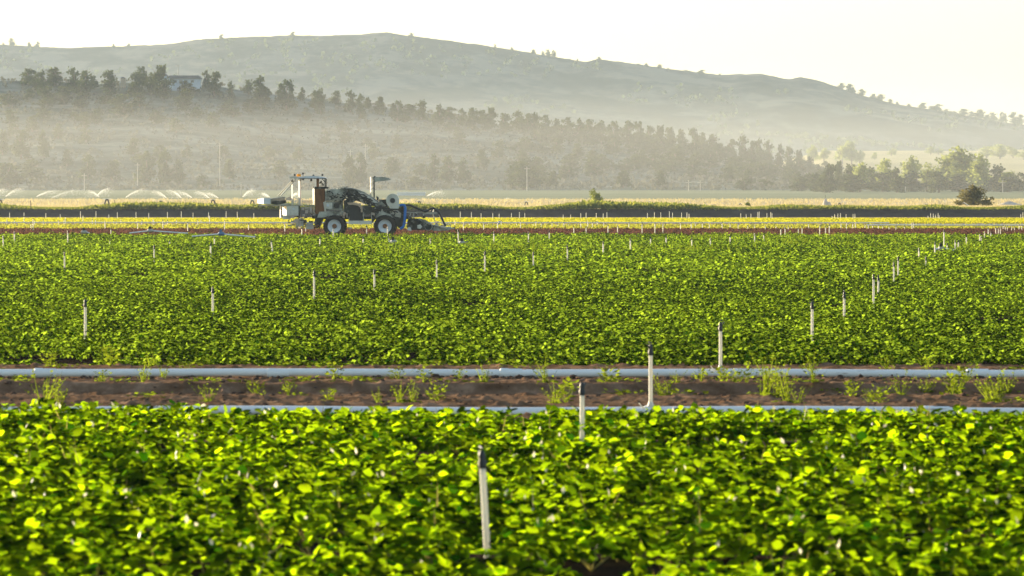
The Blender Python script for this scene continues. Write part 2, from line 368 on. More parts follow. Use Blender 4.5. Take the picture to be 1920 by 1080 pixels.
o = add_obj('dirt_track', mesh_arrays('dirt_track', V, [q], M['soil'], smooth=True)); tag(o, 'furrowed brown dirt track between the two aluminium pipes', kind='structure')

def ico():
    t = (1 + 5 ** .5) / 2
    v = np.array([(-1, t, 0), (1, t, 0), (-1, -t, 0), (1, -t, 0), (0, -1, t), (0, 1, t), (0, -1, -t), (0, 1, -t), (t, 0, -1), (t, 0, 1), (-t, 0, -1), (-t, 0, 1)], float)
    v /= np.linalg.norm(v[0])
    f = np.array([(0, 11, 5), (0, 5, 1), (0, 1, 7), (0, 7, 10), (0, 10, 11), (1, 5, 9), (5, 11, 4), (11, 10, 2), (10, 7, 6), (7, 1, 8), (3, 9, 4), (3, 4, 2), (3, 2, 6), (3, 6, 8), (3, 8, 9), (4, 9, 5), (2, 4, 11), (6, 2, 10), (8, 6, 7), (9, 8, 1)])
    return v, f
IV, IF = ico()
n = 2600
cx = RNG.uniform(-8, 8, n); cy = RNG.uniform(46.8, 58.5, n)
k = RNG.random(n) < 0.45; cy[k] = 55.5 + RNG.normal(0, .12, k.sum())
sz = 0.007 + 0.028 * RNG.random(n) ** 3; sz[k] *= 1.25
P = IV[None] * sz[:, None, None] * RNG.uniform(.6, 1.35, (n, 12, 1)) * np.array([1.3, 1, .75])
P[..., 0] += cx[:, None]; P[..., 1] += cy[:, None]; P[..., 2] += (track_h(cx, cy) + sz * .3)[:, None]
o = add_obj('soil_clods', mesh_arrays('soil_clods', P.reshape(-1, 3), [(IF[None] + (np.arange(n) * 12)[:, None, None]).reshape(-1, 3)], M['clod']))
tag(o, 'small dark clods of soil scattered along the dirt track', kind='stuff')

# ---------------------------------------------------------------- leaf scattering
LEAF_HI = (np.array([(0, 0, 0), (.2, -.33, .05), (.2, 0, 0), (.2, .33, .05), (.55, -.45, -.08), (.55, 0, -.02), (.55, .45, -.08), (.85, -.3, -.14), (.85, 0, -.17), (.85, .3, -.14), (1, 0, -.32)], float),
           np.array([(0, 1, 2, 2), (0, 2, 3, 3)]), np.array([(0, 2, 1), (0, 3, 2), (10, 7, 8), (10, 8, 9)]), np.array([(1, 2, 5, 4), (2, 3, 6, 5), (4, 5, 8, 7), (5, 6, 9, 8)]))
LEAF_MID = (np.array([(0, 0, 0), (.45, -.42, -.06), (.5, 0, .04), (.45, .42, -.06), (1, 0, -.22)], float), None, np.array([(0, 2, 1), (0, 3, 2), (4, 1, 2), (4, 2, 3)]), np.zeros((0, 4), int))
LEAF_LO = (np.array([(0, 0, 0), (.5, -.45, .06), (1, 0, 0), (.5, .45, .06)], float), None, np.array([(0, 2, 1), (0, 3, 2)]), np.zeros((0, 4), int))
BLADE = (np.array([(0, -.06, 0), (0, .06, 0), (1, 0, 0)], float), None, np.array([(0, 1, 2)]), np.zeros((0, 4), int))
def leaves(pos, yaw, pitch, roll, size, tmpl, width=1.0, jitter=0.0):
    T = tmpl[0] * np.array([1, width, 1]); n = len(pos); kk = len(T)
    P = T[None] * size[:, None, None]
    if jitter: P = P * (1 + RNG.uniform(-jitter, jitter, P.shape))
    cr, sr = np.cos(roll)[:, None], np.sin(roll)[:, None]
    x, y, z = P[..., 0], P[..., 1], P[..., 2]
    y, z = y * cr - z * sr, y * sr + z * cr
    cp, sp = np.cos(pitch)[:, None], np.sin(pitch)[:, None]
    x, z = x * cp - z * sp, x * sp + z * cp
    ca, sa = np.cos(yaw)[:, None], np.sin(yaw)[:, None]
    x, y = x * ca - y * sa, x * sa + y * ca
    V = np.stack([x, y, z], -1) + pos[:, None, :]
    off = (np.arange(n) * kk)[:, None, None]
    tri = (tmpl[2][None] + off).reshape(-1, 3); quad = (tmpl[3][None] + off).reshape(-1, 4) if len(tmpl[3]) else np.zeros((0, 4), int)
    return V.reshape(-1, 3), tri, quad, kk
def merge(parts):
    Vs, Ts, Qs, vs = [], [], [], []; b = 0
    for (V, t, q, kk), var in parts:
        Vs.append(V); Ts.append(t + b); Qs.append(q + b if len(q) else q.reshape(0, 4)); vs.append(np.repeat(var, kk)); b += len(V)
    return np.concatenate(Vs), [np.concatenate(Ts), np.concatenate(Qs)], np.concatenate(vs)

def plants_in(y0, y1, dy, dx, margin, half=None):
    """plant centres on bed rows parallel to X inside the view wedge"""
    out = []
    ys = np.arange(y0, y1, dy)
    for yv in ys:
        h = yv * 960 / F + margin
        xs_ = np.arange(-h, h, dx); xs_ = xs_ + RNG.uniform(-dx * .35, dx * .35, len(xs_))
        out.append(np.stack([xs_, yv + RNG.uniform(-dy * .3, dy * .3, len(xs_))], -1))
    return np.concatenate(out)

# foreground crop: broad leaves, slightly out of focus
def plant_leaves(C, nl, rad, hgt, ls, tmpl, pmin=-25, pmax=45, width=1.0, oldp=.36):
    n = len(C); idx = np.repeat(np.arange(n), nl); m = len(idx)
    a = RNG.uniform(0, 2 * np.pi, m); rr = np.sqrt(RNG.random(m)) * rad
    h = hgt[idx] * (1 - 0.55 * (rr / rad) ** 2) * RNG.uniform(.72, 1.05, m)
    pos = np.stack([C[idx, 0] + rr * np.cos(a), C[idx, 1] + rr * np.sin(a), h], -1)
    pitch = np.radians(pmax - (pmax - pmin) * rr / rad + RNG.normal(0, 16, m))
    yaw = a + RNG.normal(0, .6, m); roll = RNG.normal(0, .32, m)
    size = ls * RNG.uniform(.65, 1.15, m)
    old = RNG.random(m) < oldp; var = np.clip(np.where(old, RNG.normal(.12, .1, m), RNG.normal(.68, .18, m)), 0, 1)
    return leaves(pos, yaw, pitch, roll, size, tmpl, width, .2), var, pos, yaw, idx

C = plants_in(25.5, 44.2, .33, .31, 1.6)
bed = 0.5 + 0.5 * np.cos(2 * np.pi * (C[:, 1] - 43.6) / 2.3 + 2.6 * (fbm(C[:, 0] / 2.2, C[:, 1] / 5, 71, 3) - .5)); bed = bed * bed * (3 - 2 * bed)
keep = (RNG.random(len(C)) < 0.3 + 0.8 * bed) & ~((np.abs(C[:, 0] + .16) < .2) & (C[:, 1] > 26.9) & (C[:, 1] < 28.3)) & (fbm(C[:, 0] / .9, C[:, 1] / 1.1, 83, 2) > .29)
C = C[keep]; bed = bed[keep]
hg = 0.03 + 0.27 * bed + 0.08 * np.clip(fbm(C[:, 0] / .8, C[:, 1] / .9, 81, 3) - .3, 0, 1)
edge = np.clip((44.2 - C[:, 1]) / 4, 0, 1); cap = (.175 + .2 * edge + .075 * (C[:, 0] < -3.2) + .05 * (fbm(C[:, 0] / 1.3, C[:, 0] * 0, 85, 2) - .5)); hg = np.minimum(hg, cap); hg = np.where(C[:, 1] > 42.7, cap * RNG.uniform(.85, 1, len(C)), hg)
(L, var, pos, yaw, idx) = plant_leaves(C, 58, .20, hg, .086, LEAF_HI, -28, 52, 1.1, oldp=.34)
V, polys, va = merge([(L, var)])
o = add_obj('front_crop', mesh_arrays('front_crop', V, polys, M['front_leaf'], var=va, smooth=True)); tag(o, 'dense broad green leaves of the front field, slightly blurred', kind='stuff')
# stalks and small pale young leaves among them, coloured as painted glints
s = RNG.random(len(pos)) < .15; ps = pos[s]; cs = C[idx[s]]
base = np.stack([cs[:, 0], cs[:, 1], np.full(len(cs), .01)], -1); d_ = ps - base; ln = np.linalg.norm(d_, axis=1)
sv = leaves(base, np.arctan2(d_[:, 1], d_[:, 0]), np.arcsin(np.clip(d_[:, 2] / ln, -1, 1)), RNG.uniform(0, 3, len(ln)), ln, BLADE, .35)
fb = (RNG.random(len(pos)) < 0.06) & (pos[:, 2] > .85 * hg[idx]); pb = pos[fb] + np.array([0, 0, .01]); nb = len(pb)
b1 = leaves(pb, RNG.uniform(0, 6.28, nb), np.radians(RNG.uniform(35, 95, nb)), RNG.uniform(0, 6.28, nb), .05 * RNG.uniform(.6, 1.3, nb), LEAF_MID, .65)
fs_ = RNG.random(len(C)) < 0.25; pf = np.stack([C[fs_, 0], C[fs_, 1], hg[fs_] * .75], -1); nf = len(pf)
st = leaves(pf, RNG.uniform(0, 6.28, nf), np.radians(RNG.uniform(50, 90, nf)), RNG.uniform(0, 6.28, nf), .17 * RNG.uniform(.6, 1.1, nf), BLADE, .7)
V, polys, va = merge([(sv, RNG.random(len(ln))), (st, RNG.random(nf))])
o = add_obj('crop_stalks', mesh_arrays('crop_stalks', V, polys, M['stem'], var=va)); tag(o, 'thin yellowish stalks under the front field leaves', kind='stuff')
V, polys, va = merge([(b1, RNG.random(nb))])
o = add_obj('glint_pale_leaves', mesh_arrays('glint_pale_leaves', V, polys, M['glint_leaf'], var=va)); tag(o, 'small pale folded young leaves standing in for sun glints over the front field', kind='stuff')

# middle field
C1 = plants_in(60.2, 112, .42, .36, 2.2); C2 = plants_in(112, 247.5, .52, .46, 5.0)
def midh(Cc):
    return 0.08 + .03 * np.cos(2 * np.pi * Cc[:, 1] / 1.68) + .36 * np.clip(fbm(Cc[:, 0] / .9, Cc[:, 1] / 2.2, 91, 3) - .3, 0, 1) + .08 * RNG.random(len(Cc))
gap = fbm(C1[:, 0] / 1.6, C1[:, 1] / 2.5, 97, 3); C1 = C1[gap > .34]; C2 = C2[fbm(C2[:, 0] / 2.2, C2[:, 1] / 5, 98, 3) > .33]
def rowgap(Cc): return 1 - .75 * np.clip((fbm(Cc[:, 0] / 7, Cc[:, 1] / 1.5, 93, 2) - .54) * 8, 0, 1)
h1 = midh(C1) * RNG.uniform(.55, 1.25, len(C1)) * rowgap(C1); h2 = midh(C2) * RNG.uniform(.55, 1.25, len(C2)) * rowgap(C2)
L1, v1, p1, _, i1 = plant_leaves(C1, 60, .18, h1 + .03, .08, LEAF_MID, -40, 36)
L2, v2, p2, _, i2 = plant_leaves(C2, 36, .21, h2 + .03, .115, LEAF_LO, -40, 36)
v1 = np.clip(v1 + .5 * (fbm(p1[:, 0] / 3, p1[:, 1] / 8, 101, 3) - .5), 0, 1); v2 = np.clip(v2 + .6 * (fbm(p2[:, 0] / 6, p2[:, 1] / 14, 101, 3) - .5), 0, 1)
V, polys, va = merge([(L1, v1), (L2, v2)])
o = add_obj('middle_crop', mesh_arrays('middle_crop', V, polys, M['mid_leaf'], var=va)); tag(o, 'dense low green plants of the wide middle field', kind='stuff')

# yellow tall weeds in the far part of the middle field, and the strips beyond the machine
def scatter(name, lab, mat, n, y0, y1, hmin, hmax, bl, margin, tmpl=BLADE, wid=1.0, pit=(40, 90), mask=None, base=None, xr=None):
    y = np.sqrt(RNG.uniform(y0 ** 2, y1 ** 2, n)); hx = y * 960 / F + margin
    x = RNG.uniform(-1, 1, n) * hx if xr is None else RNG.uniform(xr[0], xr[1], n) / F * y
    if mask is not None:
        k = mask(x, y); x = x[k]; y = y[k]; n = len(x)
    idx = np.repeat(np.arange(n), bl); m = len(idx)
    h = RNG.uniform(hmin, hmax, m); bz = (base or ground_h)(x, y)[idx]
    pos = np.stack([x[idx] + RNG.normal(0, .25 * hmax, m), y[idx] + RNG.normal(0, .25 * hmax, m), bz], -1)
    if tmpl is not BLADE: pos[:, 2] += h * RNG.uniform(.2, .8, m)
    Lv = leaves(pos, RNG.uniform(0, 6.28, m), np.radians(RNG.uniform(pit[0], pit[1], m)), RNG.uniform(0, 6.28, m), h, tmpl, wid)
    V, polys, va = merge([(Lv, np.clip(RNG.normal(.5, .25, m), 0, 1))])
    o = add_obj(name, mesh_arrays(name, V, polys, mat, var=va)); tag(o, lab, kind='stuff'); return o
scatter('tall_weeds', 'thin yellow weeds standing above the far part of the green field', M['weed'], 5200, 165, 246, .25, .5, 4, 4, wid=.7,
        mask=lambda x, y: (fbm(x / 7, y / 9, 111, 3) > .56) | (RNG.random(len(x)) < .04))
scatter('red_crop', 'dull red leafy row behind the machine', M['red_crop'], 15000, 253, 306, .06, .15, 3, 6, tmpl=LEAF_LO, wid=.9, pit=(-10, 70))
scatter('thin_green_crop', 'thin strip of green crop beyond the red row', M['green_crop'], 17000, 306, 351, .06, .16, 3, 6, tmpl=LEAF_LO, wid=.9, pit=(-10, 80))
scatter('yellow_crop', 'bright yellow green strip of young crop lit from behind', M['yellow_crop'], 90000, 375, 451, .06, .13, 3, 10, tmpl=LEAF_LO, wid=1.3, pit=(10, 90),
        mask=lambda x, y: (np.abs((y - 375) % 25.4 - 12.7) < 12.3) & (fbm(x / 20, y / 2, 117, 2) > .12))

# bank grass and dry grass
def bank_mask(x, y): return RNG.random(len(x)) < .25 + 1.1 * fbm(x / 7, y / 30, 121, 3)
def bankn(x): return fbm(x / 9, x * 0 + 3, 131, 3)
n = 15000
y = RNG.uniform(494.0, 506, n); x = RNG.uniform(-78, 78, n)
hh = .15 + 1.3 * np.clip(bankn(x) - .33, 0, 1) * RNG.uniform(.5, 1.1, n)
idx = np.repeat(np.arange(n), 4); m = len(idx)
pos = np.stack([x[idx] + RNG.normal(0, .15, m), y[idx] + RNG.normal(0, .15, m), ground_h(x, y)[idx] + hh[idx] * RNG.uniform(0, .6, m)], -1)
Lv = leaves(pos, RNG.uniform(0, 6.28, m), np.radians(RNG.uniform(20, 90, m)), RNG.uniform(0, 6.28, m), .12 + hh[idx] * .6, LEAF_LO, .6)
V, polys, va = merge([(Lv, np.clip(RNG.normal(.45, .2, m) , 0, 1))])
o = add_obj('bank_grass', mesh_arrays('bank_grass', V, polys, M['bank_grass'], var=va)); tag(o, 'rough green grass along the top of the dark earth bank', kind='stuff')
scatter('dry_grass', 'golden dry grass behind the earth bank', M['dry_grass'], 30000, 504, 620, .15, .5, 3, 8, wid=1.6)
scatter('sparse_dry_grass', 'paler dry grass farther across the field', M['dry_grass'], 9000, 620, 900, .2, .5, 3, 12, wid=3)
scatter('far_scrub', 'tiny dark scrub speckling the slope of the far hill', M['juniper'], 1700, E0 + 200, E1 - 45, 1.8, 4.0, 5, 60, tmpl=LEAF_LO, wid=1.2, pit=(10, 90), base=far_h,
        mask=lambda x, y: fbm(x / 90, y / 150, 141, 3) > .48)
scatter('sagebrush', 'low grey sagebrush dotting the hazy near hill', M['sage'], 6000, D0 - 20, D1 + 10, .4, 1.2, 4, 20, tmpl=LEAF_LO, wid=1.1, pit=(10, 90), base=near_h)

# ---------------------------------------------------------------- pipes
def pipe_thing(name, label, d, x0, x1, r, zc, slope=0.0, joints=3.05, cat='pipe', off=0.0, couple='coupler', group=None, sag=0.0):
    root = empty(name, (0, d, zc))
    nseg = 60
    pts = []
    for t in np.linspace(x0, x1, nseg): pts.append((t, slope * t, sag * (vnoise(t / 3, 0.0 * t, 7) - .5)))
    MB().tube(pts, r, 16 if r > .04 and d < 100 else 8).build('tube', M['pipe'], root)
    xx = x0 + off
    while xx < x1:
        if d < 100: MB().tube([(xx - .16, slope * xx, 0), (xx - .15, slope * xx, 0), (xx - .05, slope * xx, 0), (xx - .04, slope * xx, 0), (xx + .12, slope * xx, 0), (xx + .13, slope * xx, 0)], [r + .001, r + .012, r + .012, r + .006, r + .006, r + .001], 16).build(couple, M['pipe'], root)
        xx += joints
    tag(root, label, cat, group); return root
pipe_thing('irrigation_pipe', 'long aluminium pipe along the foot of the middle field, seen in full', 55.85, -13, 13, .052, .085, slope=-.0105, off=3.85, sag=.02, group='aluminium irrigation pipes')
pipe_thing('irrigation_pipe', 'aluminium pipe half hidden behind the leaves of the front field', 46.6, -12, 12, .05, .05, slope=-.003, off=13.6, sag=.03, group='aluminium irrigation pipes')
pipe_thing('irrigation_pipe', 'distant thin white pipe lying beyond the red row on the side of the machine', 341, -60, 30, .04, .3, slope=-.06, group='aluminium irrigation pipes')
pipe_thing('irrigation_pipe', 'distant thin pipe beyond the red row, nearest the edge past the tall riser', 318, 26, 62, .045, .3, slope=-.2, group='aluminium irrigation pipes')

# ---------------------------------------------------------------- sprinkler risers
def riser_meshes(seg, rr=.022):
    pole = MB().lathe_z([(rr, 0), (rr, .5), (rr * .96, .97), (rr * .96, 1.0)], seg=seg).mesh('pole', M['riser'], True)
    hd = MB(); hd.lathe_z([(.014, -.015), (.026, -.005), (.03, .03), (.021, .05), (.026, .07), (.018, .1), (.008, .115)], seg=seg)
    if seg > 6:
        hd.tube([(0, 0, .06), (.035, 0, .085), (.052, 0, .11)], [.012, .01, .008], 6)
        hd.tube([(0, 0, .10), (-.02, 0, .125), (.03, 0, .135)], [.006, .006, .01], 6)
    head = hd.mesh('sprinkler_head', M['black'], True)
    redhead = head.copy(); redhead.materials[0] = M['redhead']
    return pole, head, redhead
RM_HI = riser_meshes(12); RM_LO = riser_meshes(6, .028)
def riser(px, yt, yb, hc, label, group, xb=None, head='black', d=None, z0=None, foot=False):
    if d is None: d = F * (CAMH - hc) / (yb - HZ)
    ms = RM_HI if d < 150 else RM_LO
    ztop = gz(yt, d); zb = 0.0 if z0 is None else z0
    root = empty('sprinkler_riser', (gx(px if xb is None else xb, d), d, zb))
    if xb is not None:  # leaning riser
        dx = gx(px, d) - gx(xb, d); root.rotation_euler = (0, math.atan2(dx, max(ztop - hc, .2)), 0)
    H = max(ztop - zb - (.115 if head else 0), .25)
    p = add_obj('pole', ms[0], root); p.scale = (1, 1, H)
    if head:
        h = add_obj('sprinkler_head', ms[2] if head == 'red' else ms[1], root); h.location = (0, 0, H); h.rotation_euler = (0, 0, random.uniform(0, 6))
    if foot:
        MB().lathe_z([(.05, -.03), (.05, .01), (.03, .035), (.026, .06)], seg=12).build('saddle', M['riser'], root)
        MB().tube([(-.02, -.03, 0), (-.09, -.05, .0), (-.13, -.05, .05)], [.008, .008, .006], 6).build('latch', M['riser'], root)
    tag(root, label, 'sprinkler', group); return root

G1 = 'white sprinkler risers in the fields'
riser(903, 843, 1050, 0, 'big leaning sprinkler riser amid the leaves, closest of all', G1, xb=914, d=28.3)
riser(1091.5, 716, 0, 0, 'sprinkler riser rising from the front leaves just before the half-hidden pipe', G1, d=39.0)
riser(1220, 645, 0, 0, 'sprinkler riser clamped on the half-hidden pipe', G1, d=46.6, z0=.095, foot=True)
riser(1351, 603, 0, 0, 'sprinkler riser clamped on the full length pipe', G1, d=55.8, z0=.13, foot=True)
MID = [(160, 561, 628), (399, 538, 581), (589, 508, 555), (702, 505, 538), (819, 487, 519), (909, 471, 510), (1000, 472, 492), (1064, 460, 487), (1131, 452, 474),
       (1182, 446, 467), (1220, 443, 458), (1249, 441, 457), (1297, 445, 458), (1332, 446, 458), (1369, 440, 454), (1415, 437, 452), (1432, 437, 450), (1523, 565, 629), (1583, 547, 590),
       (1638, 513, 564), (1647, 516, 545), (1676, 491, 524), (1684, 481, 511), (1723, 464, 485), (1736, 481, 497), (1753, 453, 477), (1770, 430, 464), (1776, 455, 467), (1791, 449, 467),
       (1797, 449, 464), (1812, 440, 458), (1837, 439, 452), (1840, 442, 452), (1846, 433, 446), (1853, 426, 445), (1858, 433, 444), (6, 442, 461), (27, 434, 452), (121, 472, 503), (127, 432, 454),
       (206, 447, 457), (208, 427, 441), (289, 460, 490), (318, 449, 457), (395, 455, 480), (402, 443, 457), (478, 438, 450), (509, 448, 471), (600, 443, 461), (534, 418, 434), (566, 425, 444),
       (573, 424, 433), (625, 429, 445), (687.4, 422, 440), (681, 443, 456), (726.6, 425, 442), (729, 443, 456), (807, 447, 456), (859, 430, 455), (926, 434, 453), (991, 434, 451), (1030, 432, 447), (1076, 423, 440), (1099, 423, 440),
       (1140, 420, 440), (1158, 421, 436), (1204, 417, 436), (1228, 416, 437), (1243, 418, 435), (1464, 426, 443), (1472, 425, 443), (1497, 426, 441), (1504, 424, 439), (1537, 421, 439), (1548, 423, 440), (1555, 420, 438)]
LEAN = {509: 512, 1228: 1230, 534: 534, 859: 860}
rows = {'field': [], 'red': []}
for t in MID: (rows['field'] if t[2] > 446 else rows['red']).append(t)
for i, t in enumerate(sorted(rows['field'])):
    hc = .2
    riser(t[0], t[1], t[2], hc, 'white sprinkler riser in the middle green field, %s from the left there' % ordinal(i + 1), G1, xb=LEAN.get(t[0]))
for i, t in enumerate(sorted(rows['red'])):
    riser(t[0], t[1], t[2], .15, 'small sprinkler riser at the far edge of the green field, %s from the left' % ordinal(i + 1), G1, head='red' if t[0] in (1158, 1504) else 'black')
YEL = [(13, 411, 421), (27, 411, 421), (45, 405, 420), (58, 417, 430), (62, 408, 430), (65, 411, 421), (81, 412, 421), (110, 413, 425, 'red'), (120, 410, 422), (122.5, 405, 421), (155.5, 402, 417), (173, 410, 421), (179, 410, 422),
       (197, 413, 430), (213, 412, 422), (218, 413, 421), (227, 411, 421), (258, 415, 431), (266, 412, 422), (287, 411, 422), (288.5, 412, 421), (305.5, 411, 430), (314, 412, 422), (331, 411, 422), (352, 415, 434), (371, 411, 424), (377, 412, 422), (393, 402, 422),
       (421, 411, 433), (449, 406, 416), (466, 418, 433, 'red'), (853, 413, 424), (869, 416, 433), (881, 416, 424), (907, 418, 432), (914, 417, 425), (933, 415, 431), (940, 412, 424), (969, 417, 425), (976, 413, 430), (1000, 417, 425), (1005, 413, 425), (1015, 416, 425), (1035, 415, 425), (1046, 419, 426), (1057, 415, 426), (1066, 418, 426),
       (1089, 416, 428), (1102, 413, 427), (1111, 415, 427), (1120, 414, 424), (1132, 416, 427), (1179, 416, 428), (1276, 416, 431), (1296, 416, 430), (1304, 417, 427), (1317, 416, 429), (1330, 418, 430), (1354, 416, 430), (1369, 417, 430), (1384, 418, 430), (1402, 422, 430), (1415, 424, 430), (1435, 422, 430), (1455, 422, 430), (1478, 424, 431), (1484, 423, 431),
       (1516, 417, 430), (1577, 416, 430), (1587, 414, 431), (1599, 417, 430), (1604, 417, 430), (1622, 419, 430), (1628, 418, 430), (1636, 420, 430), (1647, 421, 430), (1655, 424, 430), (1667, 424, 431), (1680, 423, 431), (1696, 422, 432), (1710, 417, 432), (1713, 416, 431), (1867, 424, 440), (1872, 426, 439), (1876, 425, 440), (1881, 421, 432), (1885, 422, 432), (1889, 423, 433), (1897, 424, 432), (1902, 426, 432), (1911, 420, 432), (1916, 421, 432)]
for i, t in enumerate(YEL):
    riser(t[0], t[1], t[2], .05, 'tiny sprinkler riser beyond the red row, %s from the left against the yellow strip' % ordinal(i + 1), G1, head='red' if len(t) > 3 else 'black')
BACK = [18, 45, 86, 113, 151, 180, 204, 220, 255, 279, 314, 340, 362, 391, 424, 445, 476, 863, 884, 902, 924, 936, 959, 974, 984, 1056, 1070, 1089, 1099, 1118, 1131, 1138, 1214, 1227, 1239, 1255, 1261, 1278, 1288, 1292,
        1389, 1399, 1408, 1421, 1423.5, 1438, 1445, 1447.5, 1560, 1565, 1571, 1576, 1586.5, 1599.5, 1603, 1740, 1745, 1750, 1754, 1759, 1761, 1914, 1918]
for i, px in enumerate(BACK):
    top = 398 + 2.0 * math.sin(px * .9) + (2 if px > 1500 else 0) + (2.5 if px in (1056, 1070, 1214, 1389, 1399, 1408, 1560, 1740) else 0)
    riser(px, top, 409, .15, 'faint far sprinkler riser before the dark earth bank, %s from the left' % ordinal(i + 1), G1, head=None if i % 3 else 'black')

# aluminium joints lying in the far part of the middle field
def joint(xa, ya, xm, ym, xb, yb_, d, label, blue):
    root = empty('pipe_joint', (gx(xm, d), d, gz(ym, d)))
    s = d / F
    l = lambda px, py: ((px - xm) * s, 0, (ym - py) * s)
    MB().tube([l(xa, ya), l(xm, ym)], .035, 8).build('left_arm', M['pipe'], root).name = 'arm'
    MB().tube([l(xm, ym), l(xb, yb_)], .035, 8).build('arm', M['pipe'], root)
    MB().tube([l(xm - 5, ym + .4), l(xm - 3, ym), l(xm + 4, ym), l(xm + 7, ym + .5)], [.05, .1, .1, .05], 8).build('coupler', M['bluepart'] if blue else M['frame_metal'], root)
    MB().box(-.06, .06, -.05, .05, .05, .22).build('valve', M['bluepart'] if blue else M['irondark'], root)
    tag(root, label, 'pipe joint', 'pipe joints lying on the green field')
joint(243, 437, 281, 432.5, 352, 437.5, 226, 'pale pipe joint lying on the leaves, with a dark coupler', False)
joint(360, 443, 414, 438.5, 478, 444.5, 207, 'pale pipe joint with a blue coupler lying on the leaves', True)
joint(1753, 467, 1764, 466, 1788, 468.5, 172, 'short pale pipe joint at the foot of the tall riser', False)
joint(858, 456, 866, 455.5, 877, 454, 192, 'short white pipe end at the foot of a riser right of the machine', False)
joint(729, 453, 737, 453.5, 745, 453.3, 196, 'thin white pipe end beside a riser before the machine', False)
joint(152, 434, 157, 435, 168, 437, 232, 'small pale pipe end on the leaves near the left edge', False)

# ---------------------------------------------------------------- weeds on the dirt track
def weed_mesh(kind, seed):
    r = np.random.default_rng(seed); parts = []
    if kind == 'flat':
        n = 26; a = r.uniform(0, 6.28, n); rr = r.uniform(0, .16, n)
        pos = np.stack([rr * np.cos(a) * 1.5, rr * np.sin(a), .02 + r.uniform(0, .05, n)], -1)
        parts.append((leaves(pos, a, np.radians(r.uniform(0, 50, n)), r.normal(0, .4, n), r.uniform(.04, .08, n), LEAF_MID), r.random(n)))
    elif kind == 'bushy':
        n = 60; a = r.uniform(0, 6.28, n); rr = r.uniform(0, .1, n); h = r.uniform(.02, .24, n)
        pos = np.stack([rr * np.cos(a), rr * np.sin(a), h], -1)
        parts.append((leaves(pos, a, np.radians(r.uniform(0, 80, n)), r.normal(0, .6, n), r.uniform(.03, .065, n), LEAF_MID, .8), r.random(n)))
        n = 10; a = r.uniform(0, 6.28, n)
        parts.append((leaves(np.zeros((n, 3)), a, np.radians(r.uniform(55, 88, n)), r.uniform(0, 3, n), r.uniform(.15, .3, n), BLADE, .3), r.random(n)))
    else:
        n = 16; a = r.uniform(0, 6.28, n); p = np.radians(r.uniform(55, 86, n)); ln = r.uniform(.16, .4, n)
        b0 = np.stack([r.normal(0, .02, n), r.normal(0, .02, n), np.zeros(n)], -1)
        parts.append((leaves(b0, a, p, r.uniform(0, 3, n), ln, BLADE, .28), r.random(n)))
        k = 90; j = r.integers(0, n, k); t = r.uniform(.35, 1, k)
        dirv = np.stack([np.cos(p) * np.cos(a), np.cos(p) * np.sin(a), np.sin(p)], -1)
        pos = b0[j] + dirv[j] * (ln[j] * t)[:, None]
        parts.append((leaves(pos, r.uniform(0, 6.28, k), np.radians(r.uniform(10, 80, k)), r.uniform(0, 6, k), r.uniform(.012, .03, k), LEAF_LO, .9), r.random(k)))
        m = 14; a = r.uniform(0, 6.28, m)
        parts.append((leaves(np.stack([r.normal(0, .05, m), r.normal(0, .05, m), np.full(m, .02)], -1), a, np.radians(r.uniform(0, 50, m)), r.normal(0, .5, m), r.uniform(.04, .07, m), LEAF_MID), r.random(m)))
    V, polys, va = merge(parts)
    return mesh_arrays('weed_' + kind, V, polys, M['weed'], var=va)
WM = {k: [weed_mesh(k, 500 + 17 * i + len(k)) for i in range(4)] for k in ('flat', 'bushy', 'tall')}
